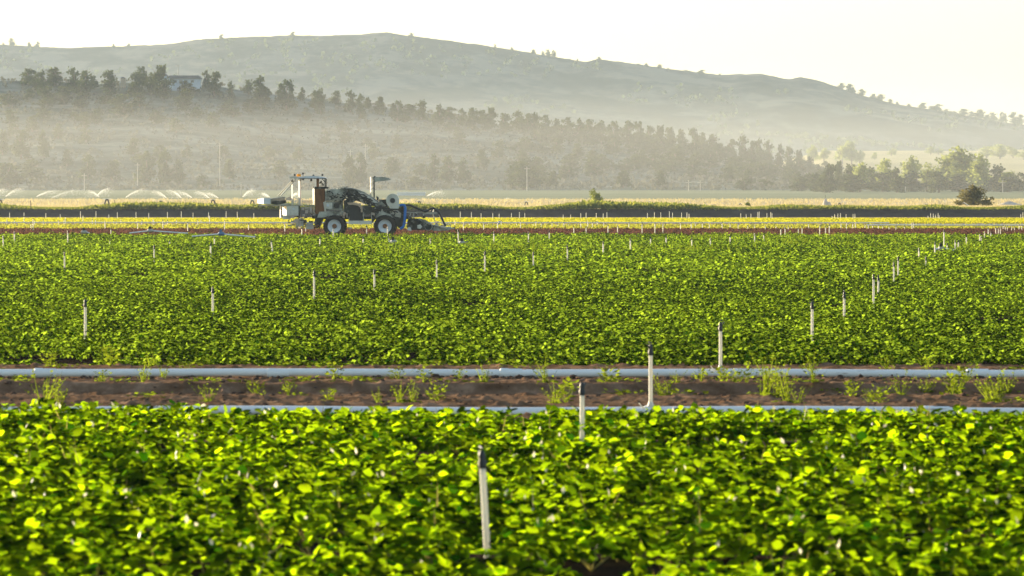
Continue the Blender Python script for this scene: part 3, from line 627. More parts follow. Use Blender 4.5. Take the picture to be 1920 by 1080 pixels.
WEEDS = [(28, 704, 'flat'), (45, 712, 'flat'), (95, 693, 'bushy'), (207, 690, 'bushy', 1.3), (130, 693, 'flat'), (270, 728, 'tall', 1.0), (305, 712, 'tall', .8), (350, 706, 'bushy', .7), (283, 690, 'tall', .7), (85, 762, 'tall', 1.2), (112, 765, 'tall', 1.0), (390, 762, 'tall', .9),
         (380, 731, 'flat'), (440, 728, 'flat'), (480, 742, 'bushy', .8), (192, 731, 'bushy', .7), (210, 729, 'flat'), (285, 752, 'flat'), (345, 692, 'flat', 1.2), (12, 731, 'flat'), (40, 730, 'flat'), (70, 708, 'flat'),
         (540, 743, 'bushy', .7), (553, 750, 'flat', .7), (565, 723, 'flat'), (582, 726, 'flat'), (530, 690, 'flat'), (600, 694, 'flat', 1.3), (627, 723, 'bushy', 1.0), (650, 716, 'flat', .8), (690, 731, 'flat', 1.2), (618, 761, 'bushy', .8), (746, 720, 'bushy', .8), (750, 760, 'tall', 1.0), (775, 758, 'tall', .8), (795, 732, 'bushy', .9), (820, 755, 'bushy', .9), (855, 731, 'flat'),
         (862, 712, 'bushy', .6), (910, 733, 'tall', .9), (820, 694, 'flat', 1.1), (935, 690, 'flat'), (985, 694, 'flat'), (712, 763, 'tall', .6),
         (1025, 734, 'tall', 1.1), (1040, 762, 'tall', .9), (1062, 758, 'bushy', 1.2), (1140, 733, 'bushy', 1.0), (1165, 734, 'flat', 1.0), (1185, 750, 'flat'), (1240, 748, 'tall', .9), (1252, 748, 'bushy', .8), (1270, 735, 'tall', .6), (1285, 744, 'flat'), (1315, 735, 'bushy', .8), (1355, 733, 'bushy', .9), (1378, 728, 'bushy', .9),
         (1400, 724, 'bushy', 1.0), (1430, 745, 'tall', 1.4), (1452, 752, 'tall', 1.4), (1442, 730, 'tall', 1.2), (1475, 760, 'tall', 1.2), (1495, 762, 'tall', .8), (1508, 703, 'bushy', .6), (1532, 703, 'flat'), (1528, 737, 'tall', 1.1), (1498, 735, 'flat', .7), (1570, 738, 'flat', .6), (1596, 752, 'bushy', .9), (1630, 760, 'bushy', .7), (1650, 762, 'bushy', .9), (1662, 696, 'bushy', .8), (1593, 729, 'flat', .7),
         (1688, 746, 'tall', 1.0), (1735, 738, 'tall', .9), (1738, 702, 'bushy', 1.0), (1785, 749, 'bushy', 1.2), (1792, 738, 'tall', 1.0), (1812, 732, 'bushy', 1.0), (1850, 745, 'tall', .7), (1872, 762, 'tall', 1.2), (1858, 758, 'tall', 1.0), (1890, 738, 'tall', 1.1), (1900, 757, 'flat'), (1910, 702, 'flat'), (1793, 701, 'flat')]
wk = {'flat': 'low leafy', 'bushy': 'bushy', 'tall': 'tall wispy'}
byk = {}
for wd in sorted(WEEDS):
    px, py, kd = wd[:3]; sc = wd[3] if len(wd) > 3 else 1.0
    d = F * CAMH / (py - HZ); yv = min(max(d, 47.0), 60.0)
    if abs(yv - 55.85) < .12: yv = 55.3
    if yv < 47.05: yv = 47.0 + .25 * random.random()
    m_ = random.choice(WM[kd]); x = gx(px, yv)
    o = add_obj('weed_plant', m_); o.location = (x, yv, float(track_h(np.array([x]), np.array([yv]))[0]) - .005)
    o.rotation_euler = (0, 0, random.uniform(0, 6.28)); o.scale = (sc * 1.3, sc * 1.3, sc * .9)
    zone = 'behind the full length pipe' if yv > 56 else ('on the near half of the dirt track' if yv < 52 else 'on the far half of the dirt track')
    byk.setdefault((kd, zone), []).append(o)
for (kd, zone), os_ in byk.items():
    for i, o in enumerate(os_): tag(o, '%s weed %s, %s from the left' % (wk[kd], zone, ordinal(i + 1)), 'weed', 'weeds on the dirt track')

# ---------------------------------------------------------------- trees
def crown_mesh(name, mat, lobes, n, fs, seed, tmpl=LEAF_LO):
    """leaf clumps spread through a set of lobes (cx, cy, cz, rx, ry, rz)"""
    r = np.random.default_rng(seed); L = np.array(lobes, float)
    w_ = (L[:, 3] * L[:, 4] * L[:, 5]) ** .66; j = r.choice(len(L), n, p=w_ / w_.sum())
    v = r.normal(0, 1, (n, 3)); v /= np.linalg.norm(v, axis=1)[:, None]
    rad = r.random(n) ** .45
    cl = .82 + .3 * np.sin(v[:, 0] * 7 + j) * np.cos(v[:, 2] * 6 + j * 2)
    pos = L[j, :3] + v * L[j, 3:] * (rad * cl)[:, None]; pos[:, 2] = np.maximum(pos[:, 2], .04)
    yaw = r.uniform(0, 6.28, n)
    LV = leaves(pos, yaw, np.radians(r.uniform(-40, 80, n)), r.uniform(0, 6.28, n), fs * r.uniform(.6, 1.3, n), tmpl)
    var = np.clip(r.normal(.45, .25, n) + .25 * np.sin(j * 1.7), 0, 1)
    V, polys, va = merge([(LV, var)]); return mesh_arrays(name, V, polys, mat, var=va)
def trunk_mesh(name, h, r0, seed, limbs=5):
    r = random.Random(seed); mb = MB(); x = y = 0; pts = [(0, 0, -.03)]; n = 5
    for k in range(1, n + 1):
        x += r.uniform(-.03, .03) * h; y += r.uniform(-.03, .03) * h; pts.append((x, y, h * k / n))
    mb.tube(pts, [r0 * (1 - .75 * k / n) for k in range(n + 1)], 6)
    for k in range(limbs):
        a = r.uniform(0, 6.28); b = pts[r.randint(1, n - 1)]; l = h * r.uniform(.25, .45)
        mb.tube([b, (b[0] + l * .5 * math.cos(a), b[1] + l * .5 * math.sin(a), b[2] + l * .35), (b[0] + l * math.cos(a), b[1] + l * math.sin(a), b[2] + l * .8)], [r0 * .4, r0 * .25, r0 * .1], 5)
    return mb.mesh(name, M['bark'], True)
def jun_lobes(seed, slim=0.0):
    r = random.Random(seed); lb = []
    # unit tree: height 1, width about 1
    for k in range(9):
        z = .10 + .72 * k / 8; wmax = (.52 - slim * .14) * (1.0 - z) ** .27 * r.uniform(.8, 1.15) * (1 if z > .2 else .9)
        a = r.uniform(0, 6.28); off = r.uniform(.1, .65) * wmax
        lb.append((off * math.cos(a), off * math.sin(a), z, wmax * r.uniform(.5, .85), wmax * r.uniform(.5, .85), r.uniform(.09, .17)))
    lb.append((r.uniform(-.05, .05), 0, .86, .1, .1, .1)); lb.append((0, 0, .3, .36, .36, .24))
    return lb
JM = [(crown_mesh('juniper_crown', M['juniper'], jun_lobes(900 + k, k % 3 * .5), 900, .085, 40 + k), trunk_mesh('juniper_trunk', .75, .04, 60 + k)) for k in range(8)]
def bl_lobes(seed):
    r = random.Random(seed); lb = []
    for k in range(12):
        a = r.uniform(0, 6.28); rr = r.uniform(0, .32); z = r.uniform(.25, .86)
        s_ = r.uniform(.13, .24); lb.append((rr * math.cos(a), rr * math.sin(a), z, s_, s_, s_ * .85))
    lb.append((0, 0, .5, .3, .3, .35)); return lb
BM = [(crown_mesh('broadleaf_crown', M['broadleaf'], bl_lobes(700 + k), 1300, .07, 140 + k), trunk_mesh('broadleaf_trunk', .7, .035, 160 + k)) for k in range(5)]
def tree(name, kind, px, ytop, ybase, wpx, d, zfn, label, group, zb=None, k=None):
    ms = (JM if kind == 'j' else BM); ms = ms[k if k is not None else random.randrange(len(ms))]
    x = gx(px, d)
    z = zb if zb is not None else float(zfn(np.array([x]), np.array([float(d)]))[0])
    h = max(gz(ytop, d) - z, (ybase - ytop) / F * d * .35, .8); wd = wpx / F * d
    root = empty(name, (x, d, z - .02 * h), random.uniform(0, 6.28) if px != 1825 else 0)
    root.scale = (wd * (1.08 if px == 1825 else 1.6), wd * (1.08 if px == 1825 else 1.6), h * 1.02) if kind == 'j' else (wd * 1.45, wd * 1.45, h * 1.02)
    add_obj('crown', ms[0], root); add_obj('trunk', ms[1], root)
    tag(root, label, 'tree', group); return root

RIDGE = [(52, 127, 150, 30), (68, 135, 152, 18), (80, 128, 175, 22), (103, 124, 178, 38), (137, 126, 165, 28), (160, 130, 190, 34), (176, 140, 172, 20), (207, 129, 155, 28), (258, 131, 152, 26), (268, 123, 151, 22), (284, 134, 152, 22), (304, 119, 151, 36),
         (387, 129, 158, 15), (402, 131, 160, 28), (433, 151, 166, 16), (466, 148, 168, 18), (490, 140, 172, 36), (537, 147, 178, 36), (566, 162, 181, 14), (590, 168, 184, 18), (602, 163, 187, 20), (630, 168, 191, 18), (657, 168, 194, 22), (676, 174, 197, 18),
         (690, 181, 198, 16), (712, 179, 200, 24), (745, 187, 208, 26), (768, 194, 210, 32), (790, 187, 212, 24), (822, 194, 217, 28), (842, 199, 222, 26), (866, 202, 226, 18), (885, 200, 230, 28), (905, 205, 232, 26), (920, 200, 236, 24), (945, 210, 239, 28), (970, 207, 243, 26), (990, 211, 245, 26),
         (1003, 208, 248, 22), (1022, 213, 251, 22), (1045, 221, 255, 22), (1064, 217, 257, 22), (1085, 220, 260, 24), (1103, 222, 262, 24), (1128, 224, 266, 26), (1150, 225, 268, 26), (1178, 224, 272, 30), (1200, 225, 275, 22), (1217, 233, 277, 20), (1240, 233, 281, 26), (1258, 237, 284, 24), (1279, 240, 287, 22), (1302, 238, 290, 22), (1318, 246, 293, 20),
         (1335, 249, 296, 26), (1372, 258, 302, 22), (1394, 252, 306, 26), (1425, 257, 311, 24), (1440, 262, 313, 22), (1462, 268, 316, 18), (1478, 272, 320, 18), (1500, 279, 326, 20), (1520, 292, 330, 20), (1352, 266, 300, 22), (1410, 262, 306, 20), (1548, 301, 336, 22), (1573, 300, 340, 18), (1236, 250, 286, 26), (1160, 240, 275, 26), (1098, 238, 268, 26), (1050, 232, 258, 24)]
GR = 'junipers along the crest of the near hill'
for i, t in enumerate(sorted(RIDGE)):
    side = 'left of the white house' if t[0] < 330 else 'right of the white house'
    n_ = sum(1 for q_ in RIDGE if q_[0] <= t[0] and (q_[0] < 330) == (t[0] < 330))
    kind = 'juniper'
    tree('juniper_tree', 'j', t[0], t[1], t[2], t[3], D1 - 6 - 10 * (i % 3), near_h, '%s on the near hill crest, %s one %s' % (('dark juniper', 'olive juniper', 'round juniper')[i % 3], ordinal(n_), side), GR)
def hit(px, py, fn, lo, hi):
    ds = np.linspace(lo, hi, 300); x = gx(px, ds); z = fn(x, ds); r_ = gz(py, ds)
    k = np.where(z >= r_)[0]
    return float(ds[k[0]]) if len(k) else None
random.seed(21)
SL = [(15, 352, 50, 60), (40, 300, 60, 34), (5, 290, 50, 26), (82, 296, 55, 24), (125, 312, 34, 22), (60, 340, 44, 46), (165, 336, 48, 34), (210, 338, 40, 36), (275, 343, 62, 38), (310, 346, 66, 34), (335, 347, 50, 26), (230, 218, 44, 46), (200, 196, 30, 34), (150, 206, 34, 34),
      (120, 196, 36, 36), (90, 196, 36, 32), (345, 208, 44, 34), (15, 200, 26, 36), (55, 188, 24, 20), (290, 172, 22, 26), (310, 176, 20, 22), (355, 178, 24, 28), (345, 172, 22, 18), (255, 176, 24, 26), (180, 232, 30, 28), (262, 200, 28, 26), (430, 215, 26, 36), (470, 210, 26, 30), (490, 206, 22, 30),
      (400, 238, 30, 30), (430, 336, 40, 26), (380, 350, 22, 28), (525, 335, 36, 28), (505, 300, 28, 22), (560, 300, 26, 26), (655, 348, 60, 30), (676, 350, 66, 26), (700, 300, 34, 22), (640, 250, 26, 22), (610, 270, 26, 22), (735, 330, 38, 26), (745, 280, 30, 24), (780, 350, 20, 36), (812, 342, 56, 28), (905, 318, 40, 26),
      (840, 346, 56, 34), (870, 346, 50, 34), (960, 354, 44, 26), (982, 356, 56, 46), (1000, 354, 44, 26), (860, 262, 26, 22), (910, 246, 22, 20), (820, 236, 24, 20), (935, 300, 38, 28), (760, 230, 22, 20), (330, 250, 30, 26), (290, 232, 28, 24), (110, 260, 30, 26), (60, 248, 30, 28), (20, 232, 28, 26), (160, 270, 32, 24), (250, 290, 32, 24), (300, 300, 30, 22), (350, 296, 26, 22)]
for _ in range(135):
    px = random.uniform(960, 1650); f = random.random() ** 1.5
    y0 = np.interp(px, NRx, NRy) + 4
    py = y0 + (360 - y0) * f
    if py > 358: continue
    SL.append((px, py, random.uniform(17, 32) * (1 + .25 * f), random.uniform(22, 36)))
for _ in range(26):
    px = random.uniform(-10, 1000); y0 = np.interp(px, NRx, NRy) + 14
    SL.append((px, random.uniform(y0, 345), random.uniform(14, 26), random.uniform(18, 30)))
zones = {}
for t in sorted(SL):
    d = hit(t[0], t[1], near_h, D0 - 60, D1 - 8)
    if d is None: continue
    zn = ('on the open sage slope' if t[0] < 700 else 'on the middle of the slope' if t[0] < 1000 else 'in the wooded right part of the slope')
    hn = 'high' if t[1] < (np.interp(t[0], NRx, NRy) + 352) / 2 else 'low'
    zones.setdefault((zn, hn), []).append((t, d))
for (zn, hn), lst in zones.items():
    for i, (t, d) in enumerate(lst):
        tree('juniper_tree', 'j', t[0], t[1] - t[2], t[1], t[3], d, near_h, 'hazy juniper %s %s, %s from the left' % (hn, zn, ordinal(i + 1)), 'junipers on the slope of the near hill')

FARR = [(6, 79, 84, 5), (22, 70, 86, 12), (55, 78, 88, 8), (70, 77, 89, 12), (213, 82, 87, 6), (241, 81, 87, 8), (415, 64, 72, 9), (549, 59, 67, 9), (770, 61, 69, 13), (928, 82, 88, 5), (960, 88, 94, 7), (1000, 92, 101, 10), (1018, 95, 103, 6), (1028, 92, 106, 10), (1038, 93, 108, 8), (1083, 110, 115, 5), (1123, 106, 112, 9), (1196, 119, 122, 8), (1212, 118, 124, 9),
        (1236, 120, 129, 13), (1252, 127, 133, 7), (1287, 131, 135, 14), (1315, 130, 139, 14), (1350, 137, 141, 5), (1577, 155, 170, 14), (1592, 156, 173, 16), (1600, 163, 176, 12), (1616, 166, 181, 15), (1637, 175, 187, 12), (1650, 176, 190, 18), (1670, 185, 195, 10), (1682, 190, 198, 8), (1704, 194, 202, 8), (1730, 192, 206, 16), (1748, 198, 209, 16), (1758, 194, 211, 18), (1775, 204, 213, 14), (1790, 208, 216, 12),
        (1805, 203, 220, 20), (1822, 208, 222, 14), (1836, 204, 225, 24), (1862, 210, 229, 18), (1880, 209, 230, 14), (1901, 209, 233, 18), (1913, 213, 235, 14), (1850, 214, 226, 16)]
for i, t in enumerate(sorted(FARR)):
    tree('ridge_tree', 'j', t[0], t[1], t[2] + 1, t[3], E1 - 12, far_h, 'small dark tree on the far skyline, %s from the left' % ordinal(i + 1), 'trees on the skyline of the far hill')

BENCH = [(1525, 270, 305, 24), (1545, 276, 303, 22), (1580, 264, 308, 30), (1597, 264, 308, 26), (1612, 280, 309, 22), (1672, 278, 293, 16), (1745, 274, 290, 24), (1760, 278, 290, 18), (1850, 274, 296, 30), (1875, 270, 298, 34), (1900, 274, 296, 26), (1920, 280, 300, 24), (1640, 285, 300, 12)]
for i, t in enumerate(sorted(BENCH)):
    d = hit(t[0], t[2], bench_h, 1600, 2590) or 2580
    tree('pale_tree', 'b', t[0], t[1], t[2], t[3], d, bench_h, 'faded tree by the pale hay field, %s from the left' % ordinal(i + 1), 'trees around the hay field')

COT = [(1500, 330, 362, 40, 'j'), (1530, 322, 362, 34, 'j'), (1555, 306, 362, 34, 'j'), (1573, 300, 362, 20, 'j'), (1592, 306, 362, 34, 'j'), (1612, 302, 362, 44, 'b'), (1635, 311, 362, 34, 'j'), (1662, 296, 362, 36, 'b'), (1682, 312, 362, 34, 'j'), (1706, 290, 362, 50, 'b'), (1738, 305, 362, 36, 'b'), (1760, 318, 362, 36, 'j'),
       (1776, 288, 362, 52, 'b'), (1806, 272, 362, 84, 'b'), (1838, 287, 362, 52, 'b'), (1868, 308, 362, 40, 'j'), (1892, 313, 362, 40, 'b'), (1914, 322, 362, 40, 'j'), (1945, 326, 362, 44, 'j'), (1715, 322, 363, 50, 'j'), (1655, 322, 363, 44, 'j'), (1600, 326, 363, 50, 'j'), (1545, 328, 363, 50, 'j'), (1850, 326, 363, 50, 'j'), (1795, 328, 363, 60, 'j'), (1890, 330, 363, 50, 'j')]
COT = [c for c in COT]
for i, t in enumerate(sorted(COT)):
    d = 1128 - 16 * (i % 4) + (20 if t[4] == 'b' else 0)
    nm = 'broadleaf_tree' if t[4] == 'b' else 'juniper_tree'
    lab = 'largest pale green tree, standing tallest behind the dark round juniper' if t[0] == 1806 else '%s in the tree line below the hay field, %s from the left' % ('pale green tree' if t[4] == 'b' else 'dull dark tree', ordinal(i + 1))
    tree(nm, t[4], t[0], t[1], t[2] + 3, t[3], d, near_h, lab, 'tree line at the foot of the hills')
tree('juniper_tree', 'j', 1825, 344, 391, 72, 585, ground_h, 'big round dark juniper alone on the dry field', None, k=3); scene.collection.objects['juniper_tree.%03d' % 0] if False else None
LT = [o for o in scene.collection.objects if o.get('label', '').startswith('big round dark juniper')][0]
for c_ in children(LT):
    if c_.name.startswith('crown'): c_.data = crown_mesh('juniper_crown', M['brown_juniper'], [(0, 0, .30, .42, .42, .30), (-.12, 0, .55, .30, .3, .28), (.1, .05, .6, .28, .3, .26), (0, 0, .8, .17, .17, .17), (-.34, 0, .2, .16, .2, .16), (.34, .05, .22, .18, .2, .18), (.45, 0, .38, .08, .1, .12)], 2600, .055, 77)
tree('young_tree', 'b', 1119, 354, 389, 25, 560, ground_h, 'small pale yellow green tree alone behind the earth bank', None, k=2)
for px, yt, yb, w_, lb in [(1403, 378, 388, 12, 'low green bush beside an iron frame on the dry field'), (1290, 380, 388, 6, 'tiny bush behind the bank near the field centre')]:
    tree('bush', 'b', px, yt, yb, w_, 560, ground_h, lb, None, k=3)

# ---------------------------------------------------------------- water sprays
SPR = [(10, 369, 40, 354), (-16, 367, 8, 355), (68, 369, 106, 357), (98, 371, 150, 356), (186, 369, 166, 358), (181, 368, 205, 353), (236, 370, 270, 355), (312, 371, 290, 359), (340, 371, 318, 357), (360, 371, 336, 360), (392, 371, 370, 360), (409, 371, 388, 362), (455, 369, 475, 356), (506, 370, 492, 363), (800, 368, 826, 359), (545, 370, 560, 362), (950, 376, 951, 372)]
SPR.sort()
for i, (x0, y0, x1, y1) in enumerate(SPR):
    d = 905.0 + 12 * (i % 3); s = d / F; n = 1300 if abs(x1 - x0) > 12 else 400
    root_z = gz(y0, d)
    t = RNG.random(n) ** .8 * 1.2; dx = (x1 - x0) * s; h = (y0 - y1) * s
    X_ = t * dx; Z_ = h * (2 * t - t * t) ; sp = .04 + .3 * t ** 1.6
    fall = RNG.exponential(.4, n) * t * h * (RNG.random(n) < .75)
    pos = np.stack([X_ + RNG.normal(0, 1, n) * sp, RNG.normal(0, 1.2, n) * t, np.maximum(Z_ + RNG.normal(0, 1, n) * sp * .6 - fall, 0.02)], -1)
    Lv = leaves(pos, RNG.uniform(0, 6.28, n), RNG.uniform(-1.5, 1.5, n), RNG.uniform(0, 6.28, n), .10 * RNG.uniform(.5, 1.2, n) * (.85 - .35 * t), LEAF_LO)
    V, polys, va = merge([(Lv, RNG.random(n))])
    o = add_obj('water_spray', mesh_arrays('water_spray', V, polys, M['water'], var=va), None, (gx(x0, d), d, root_z))
    tag(o, 'bright white fan of sprinkler water over the distant field, %s from the left' % ordinal(i + 1), 'water spray', 'sprinkler water fans')

# ---------------------------------------------------------------- distant irrigation frames, posts, poles
def frame_mesh():
    mb = MB()
    for sx in (-1, 1):
        for yy in (-.12, .12):
            pts = [(sx * .07, yy * .3, .95), (sx * .16, yy * .5, .78), (sx * .25, yy * .8, .5), (sx * .30, yy, .2), (sx * .31, yy, -.02)]
            mb.tube(pts, [.10, .09, .08, .065, .055], 6)
    mb.tube([(-.07, 0, .95), (.07, 0, .95)], .03, 6)
    return mb.mesh('legs', M['irondark'], True)
fm = frame_mesh(); bar = MB().tube([(-.5, 0, 1.0), (.5, 0, 1.0)], .03, 6).mesh('pipe_top', M['pipe'], True)
for i, (px, yt, yb) in enumerate([(0, 374, 379), (200.5, 373, 384), (302, 376, 383), (399.5, 374, 384), (473, 375, 382), (786, 377, 388), (987, 378, 389), (1177.5, 380, 390), (1388, 381, 391), (1574, 380, 391), (1736, 384, 391), (1812, 382, 391)]):
    d = 600.0; h = (yb - yt) * d / F
    root = empty('irrigation_stand', (gx(px, d), d, float(ground_h(0, d)) )); s = gz(yt, d) - root.location.z
    s = max(s, .5); root.scale = (s * 1.0, s, s)
    add_obj('leg_frame', fm, root); add_obj('cross_pipe', bar, root)
    tag(root, 'dark inverted V iron irrigation frame on the dry field, %s from the left' % ordinal(i + 1), 'irrigation frame', 'irrigation frames across the dry field')
for i, (px, yt, yb, d) in enumerate([(57.5, 376, 392, 496), (1340.5, 383, 399, 495), (215, 375, 383, 540), (1494, 384, 394, 500), (894, 383, 395, 497), (1130, 386, 395, 498)]):
    root = empty('fence_post', (gx(px, d), d, float(ground_h(0, d)) - .03)); h = gz(yt, d) - root.location.z
    MB().tube([(0, 0, 0), (.02, 0, h * .5), (0, 0, h)], [.05, .05, .045], 6).build('post', M['irondark'], root)
    MB().lathe_z([(.09, 0), (.08, .12), (.05, .16)], seg=6).build('footing', M['palewood'], root)
    tag(root, 'dark thin fence post on the earth bank, %s from the left' % ordinal([57.5, 215, 894, 1130, 1340.5, 1494].index(px) + 1), 'post', 'fence posts on the earth bank')
POLES = [(158, 325, 362, 1130), (258, 305, 345, 1160), (334, 120, 158, 1398), (412, 268, 308, 1170), (988, 312, 357, 1125), (1291, 340, 358, 1125), (1313, 340, 357, 1125), (1562, 335, 362, 1120), (1698, 344, 369, 1100), (1880, 338, 370, 1090), (657, 280, 310, 1250), (685, 270, 300, 1250), (452, 343, 371, 1000)]
for i, (px, yt, yb, d) in enumerate(POLES):
    x = gx(px, d); z = float(near_h(np.array([x]), np.array([float(d)]))[0]) if d > 1120 else float(ground_h(0, d))
    root = empty('utility_pole', (x, d, z - .1)); h = gz(yt, d) - z + .1
    h = max(h, 3)
    MB().tube([(0, 0, 0), (0, 0, h)], [.13, .09], 8).build('pole', M['palewood'], root)
    if px != 452: MB().box(-.8, .8, -.12, -.02, h - .7, h - .56).build('crossarm', M['palewood'], root)
    else:
        MB().box(-.5, .25, -.2, .2, h - .1, h + .12).build('light_head', M['palewood'], root); MB().tube([(0, 0, h - .9), (.5, 0, h - .6), (.75, 0, h - .8)], .09, 6).build('bracket', M['palewood'], root)
    tag(root, 'pale utility pole before the hills, %s from the left' % ordinal(sorted([p[0] for p in POLES]).index(px) + 1), 'utility pole', 'utility poles at the foot of the hills')
# leaning pale stick by the dark juniper, and a small pale peaked hut
r_ = empty('leaning_pipe', (gx(1815, 560), 560, float(ground_h(0, 560))))
MB().tube([(-.5, 0, .72), (.5, 0, .05)], .045, 6).build('pipe_length', M['pipe'], r_); MB().tube([(-.54, 0, .745), (-.48, 0, .705)], .06, 6).build('end_cap', M['pipe'], r_)
tag(r_, 'pale pipe leaning down beside the big round juniper', 'pipe')
r_ = empty('canvas_cover', (gx(1549, 600), 600, float(ground_h(0, 600))))
MB().lathe_z([(.42, 0), (.40, .5), (.3, .85), (.14, 1.15), (.05, 1.35)], cx=-.1, seg=9).build('cover', M['cloth'], r_)
MB().lathe_z([(.3, 0), (.28, .4), (.18, .7), (.05, .8)], cx=.42, seg=8).build('side_cover', M['cloth'], r_)
MB().tube([(-.1, 0, 1.3), (-.1, 0, 1.75)], .025, 5).build('mast', M['irondark'], r_)
tag(r_, 'small pale peaked cover with a thin mast in the dry grass', 'cover')
r_ = empty('pale_heap', (gx(1893, 640), 640, float(ground_h(0, 640))))
mb = MB(); mb.lathe_z([(2.4, 0), (1.8, .22), (1.0, .45), (.3, .62), (.05, .66)], seg=14); hp = mb.build('heap', M['cloth'], r_)
for v in hp.data.vertices: v.co.y *= .5; v.co.z *= .85 + .3 * random.random()
tag(r_, 'low pale heap on the dry field beyond the big round juniper', 'heap')
# long low pale shed behind the machine
r_ = empty('long_shed', (gx(771, 1010), 1010, float(ground_h(0, 1010))))
MB().box(-3.3, 3.3, -1.5, 1.5, 0, .55).build('wall', M['wall_white'], r_)
MB().prism([(-3.5, .55), (3.5, .55), (3.3, .8), (-3.3, .8)], -1.8, 1.8).build('roof', M['white_paint'], r_)
tag(r_, 'long low white shed seen behind the black hose of the machine', 'shed')

# house on the crest
HD = 1392.0; hs = HD / F
hx = gx(338, HD); hz_ = float(near_h(np.array([hx]), np.array([HD]))[0])
r_ = empty('ranch_house', (hx, HD, hz_ - .3))
fl = gz(158, HD) - (hz_ - .3)
wz = gz(148, HD) - (hz_ - .3); rz_ = gz(142, HD) - (hz_ - .3)
MB().box(-20 * hs, 38 * hs, -3, 4, -.5, wz).build('wall', M['wall_white'], r_)
MB().prism([(-24 * hs, wz), (40 * hs, wz), (40 * hs, wz + .15), (36 * hs, rz_), (-18 * hs, rz_), (-24 * hs, wz + .15)], -3.8, 4.6).build('roof', M['roof_grey'], r_)
gw = MB(); gw.prism([(-38 * hs, -.5), (-15 * hs, -.5), (-15 * hs, wz - .15), (-26.5 * hs, rz_ + .25), (-38 * hs, wz - .15)], -6, 2.5); gw.build('gable_wing', M['wall_white'], r_)
gr_ = MB(); gr_.prism([(-40 * hs, wz - .45), (-26.5 * hs, rz_ + .3), (-13 * hs, wz - .45), (-13 * hs, wz - .15), (-26.5 * hs, rz_ + .6), (-40 * hs, wz - .15)], -6.4, 2.6); gr_.build('gable_roof', M['roof_grey'], r_)
for a_ in (-8, 2, 12, 24):
    MB().box(a_ * hs - .5, a_ * hs + .5, -3.05, -2.99, wz - 1.3, wz - .5).build('window', M['glass'], r_)
MB().box(-27.5 * hs - .4, -27.5 * hs + .6, -6.05, -5.99, wz - 1.3, wz - .4).build('window', M['glass'], r_)
tag(r_, 'long low white house with grey roof on the near hill crest', 'house')
hx2 = gx(231, HD); hz2 = float(near_h(np.array([hx2]), np.array([HD]))[0])
r_ = empty('small_shed', (hx2, HD, hz2 - .1))
MB().box(-.7, .8, -1, 1, 0, gz(147, HD) - hz2 + .1).build('wall', M['wall_tan'], r_)
MB().prism([(-.95, gz(147, HD) - hz2 + .1), (1.05, gz(147, HD) - hz2 + .1), (.05, gz(144.5, HD) - hz2 + .2)], -1.2, 1.2).build('roof', M['roof_grey'], r_)
tag(r_, 'tiny tan shed between junipers left of the white house', 'shed')

# ---------------------------------------------------------------- the harvesting machine
S = 250.0 / F; MD = 251.3
hv = empty('harvester', (gx(690, MD), MD, 0)); S = MD / F
def hx_(px): return (px - 690) * S
def hz2_(py): return (446.5 - py) * S
def PT(px, py, y=0.0): return (hx_(px), y, hz2_(py))
def hprism(poly, y0, y1, mb=None): return (mb or MB()).prism([(hx_(a), hz2_(b)) for a, b in poly][::-1], y0, y1)
def hbox(x0, x1, ya, yb, y0, y1, mb=None, bev=0.0): return (mb or MB()).box(hx_(x0), hx_(x1), y0, y1, hz2_(yb), hz2_(ya), bev)
def htube(pts, r, y=0.0, mb=None, seg=8): return (mb or MB()).tube([PT(p[0], p[1], p[2] if len(p) > 2 else y) for p in pts], r, seg)
for wx in (628.5, 722.8):
    for side in (-1, 1):
        y0 = side * 1.02
        cx, cz = hx_(wx), hz2_(425.8)
        prof = [(.08, -.10 * side * -1), (.30, .04), (.36, .12), (.385, .16), (.385, .20), (.35, .20)]
        mb = MB(); mb.lathe_y([(.10, 0.02), (.16, .05), (.30, .02), (.345, -.05), (.385, -.13), (.40, -.15), (.40, .15), (.36, .15), (.30, .08), (.10, .08)], 0, 0, 32)
        for k in range(8):
            a = k * math.pi / 4; mb.tube([(.2 * math.cos(a), .045, .2 * math.sin(a)), (.2 * math.cos(a), -.0 + .02, .2 * math.sin(a))], .02, 6)
        wh = mb.build('wheel', M['white_paint'], hv); wh.location = (cx, y0, cz)
        if side > 0: wh.rotation_euler = (0, 0, math.pi)
        ty = MB(); ty.lathe_y([(.39, -.15), (.46, -.19), (.56, -.20), (.625, -.17), (.64, -.1), (.64, .1), (.625, .17), (.56, .20), (.46, .19), (.39, .15), (.385, 0)], 0, 0, 40)
        for k in range(26):
            a = k * 2 * math.pi / 26
            for sg in (-1, 1):
                ca, sa = math.cos(a + sg * .06), math.sin(a + sg * .06); cb, sb = math.cos(a + .10), math.sin(a + .10)
                ty.tube([(.635 * ca, sg * .18, .635 * sa), (.645 * cb, 0, .645 * sb)], .02, 5)
        t_ = ty.build('tyre', M['tyre'], wh)
        hb = MB(); hb.lathe_y([(.02, -.10), (.09, -.09), (.13, -.03), (.14, .03)], 0, 0, 16)
        for k in range(8):
            a = (k + .5) * math.pi / 4; hb.tube([(.11 * math.cos(a), -.08, .11 * math.sin(a)), (.11 * math.cos(a), -.02, .11 * math.sin(a))], .018, 6)
        hb.build('hub', M['rust'], wh)
mb = MB()
for wx in (628.5, 722.8): mb.tube([(hx_(wx), -.9, hz2_(425.8)), (hx_(wx), .9, hz2_(425.8))], .09, 8)
for sy in (-.62, .5): mb.box(hx_(596), hx_(765), sy, sy + .12, hz2_(413), hz2_(408))
mb.build('axle_frame', M['dark_machine'], hv)
hbox(655, 698.5, 415.6, 422, -1.0, -.86, bev=.02).build('side_beam', M['pale_paint'], hv)
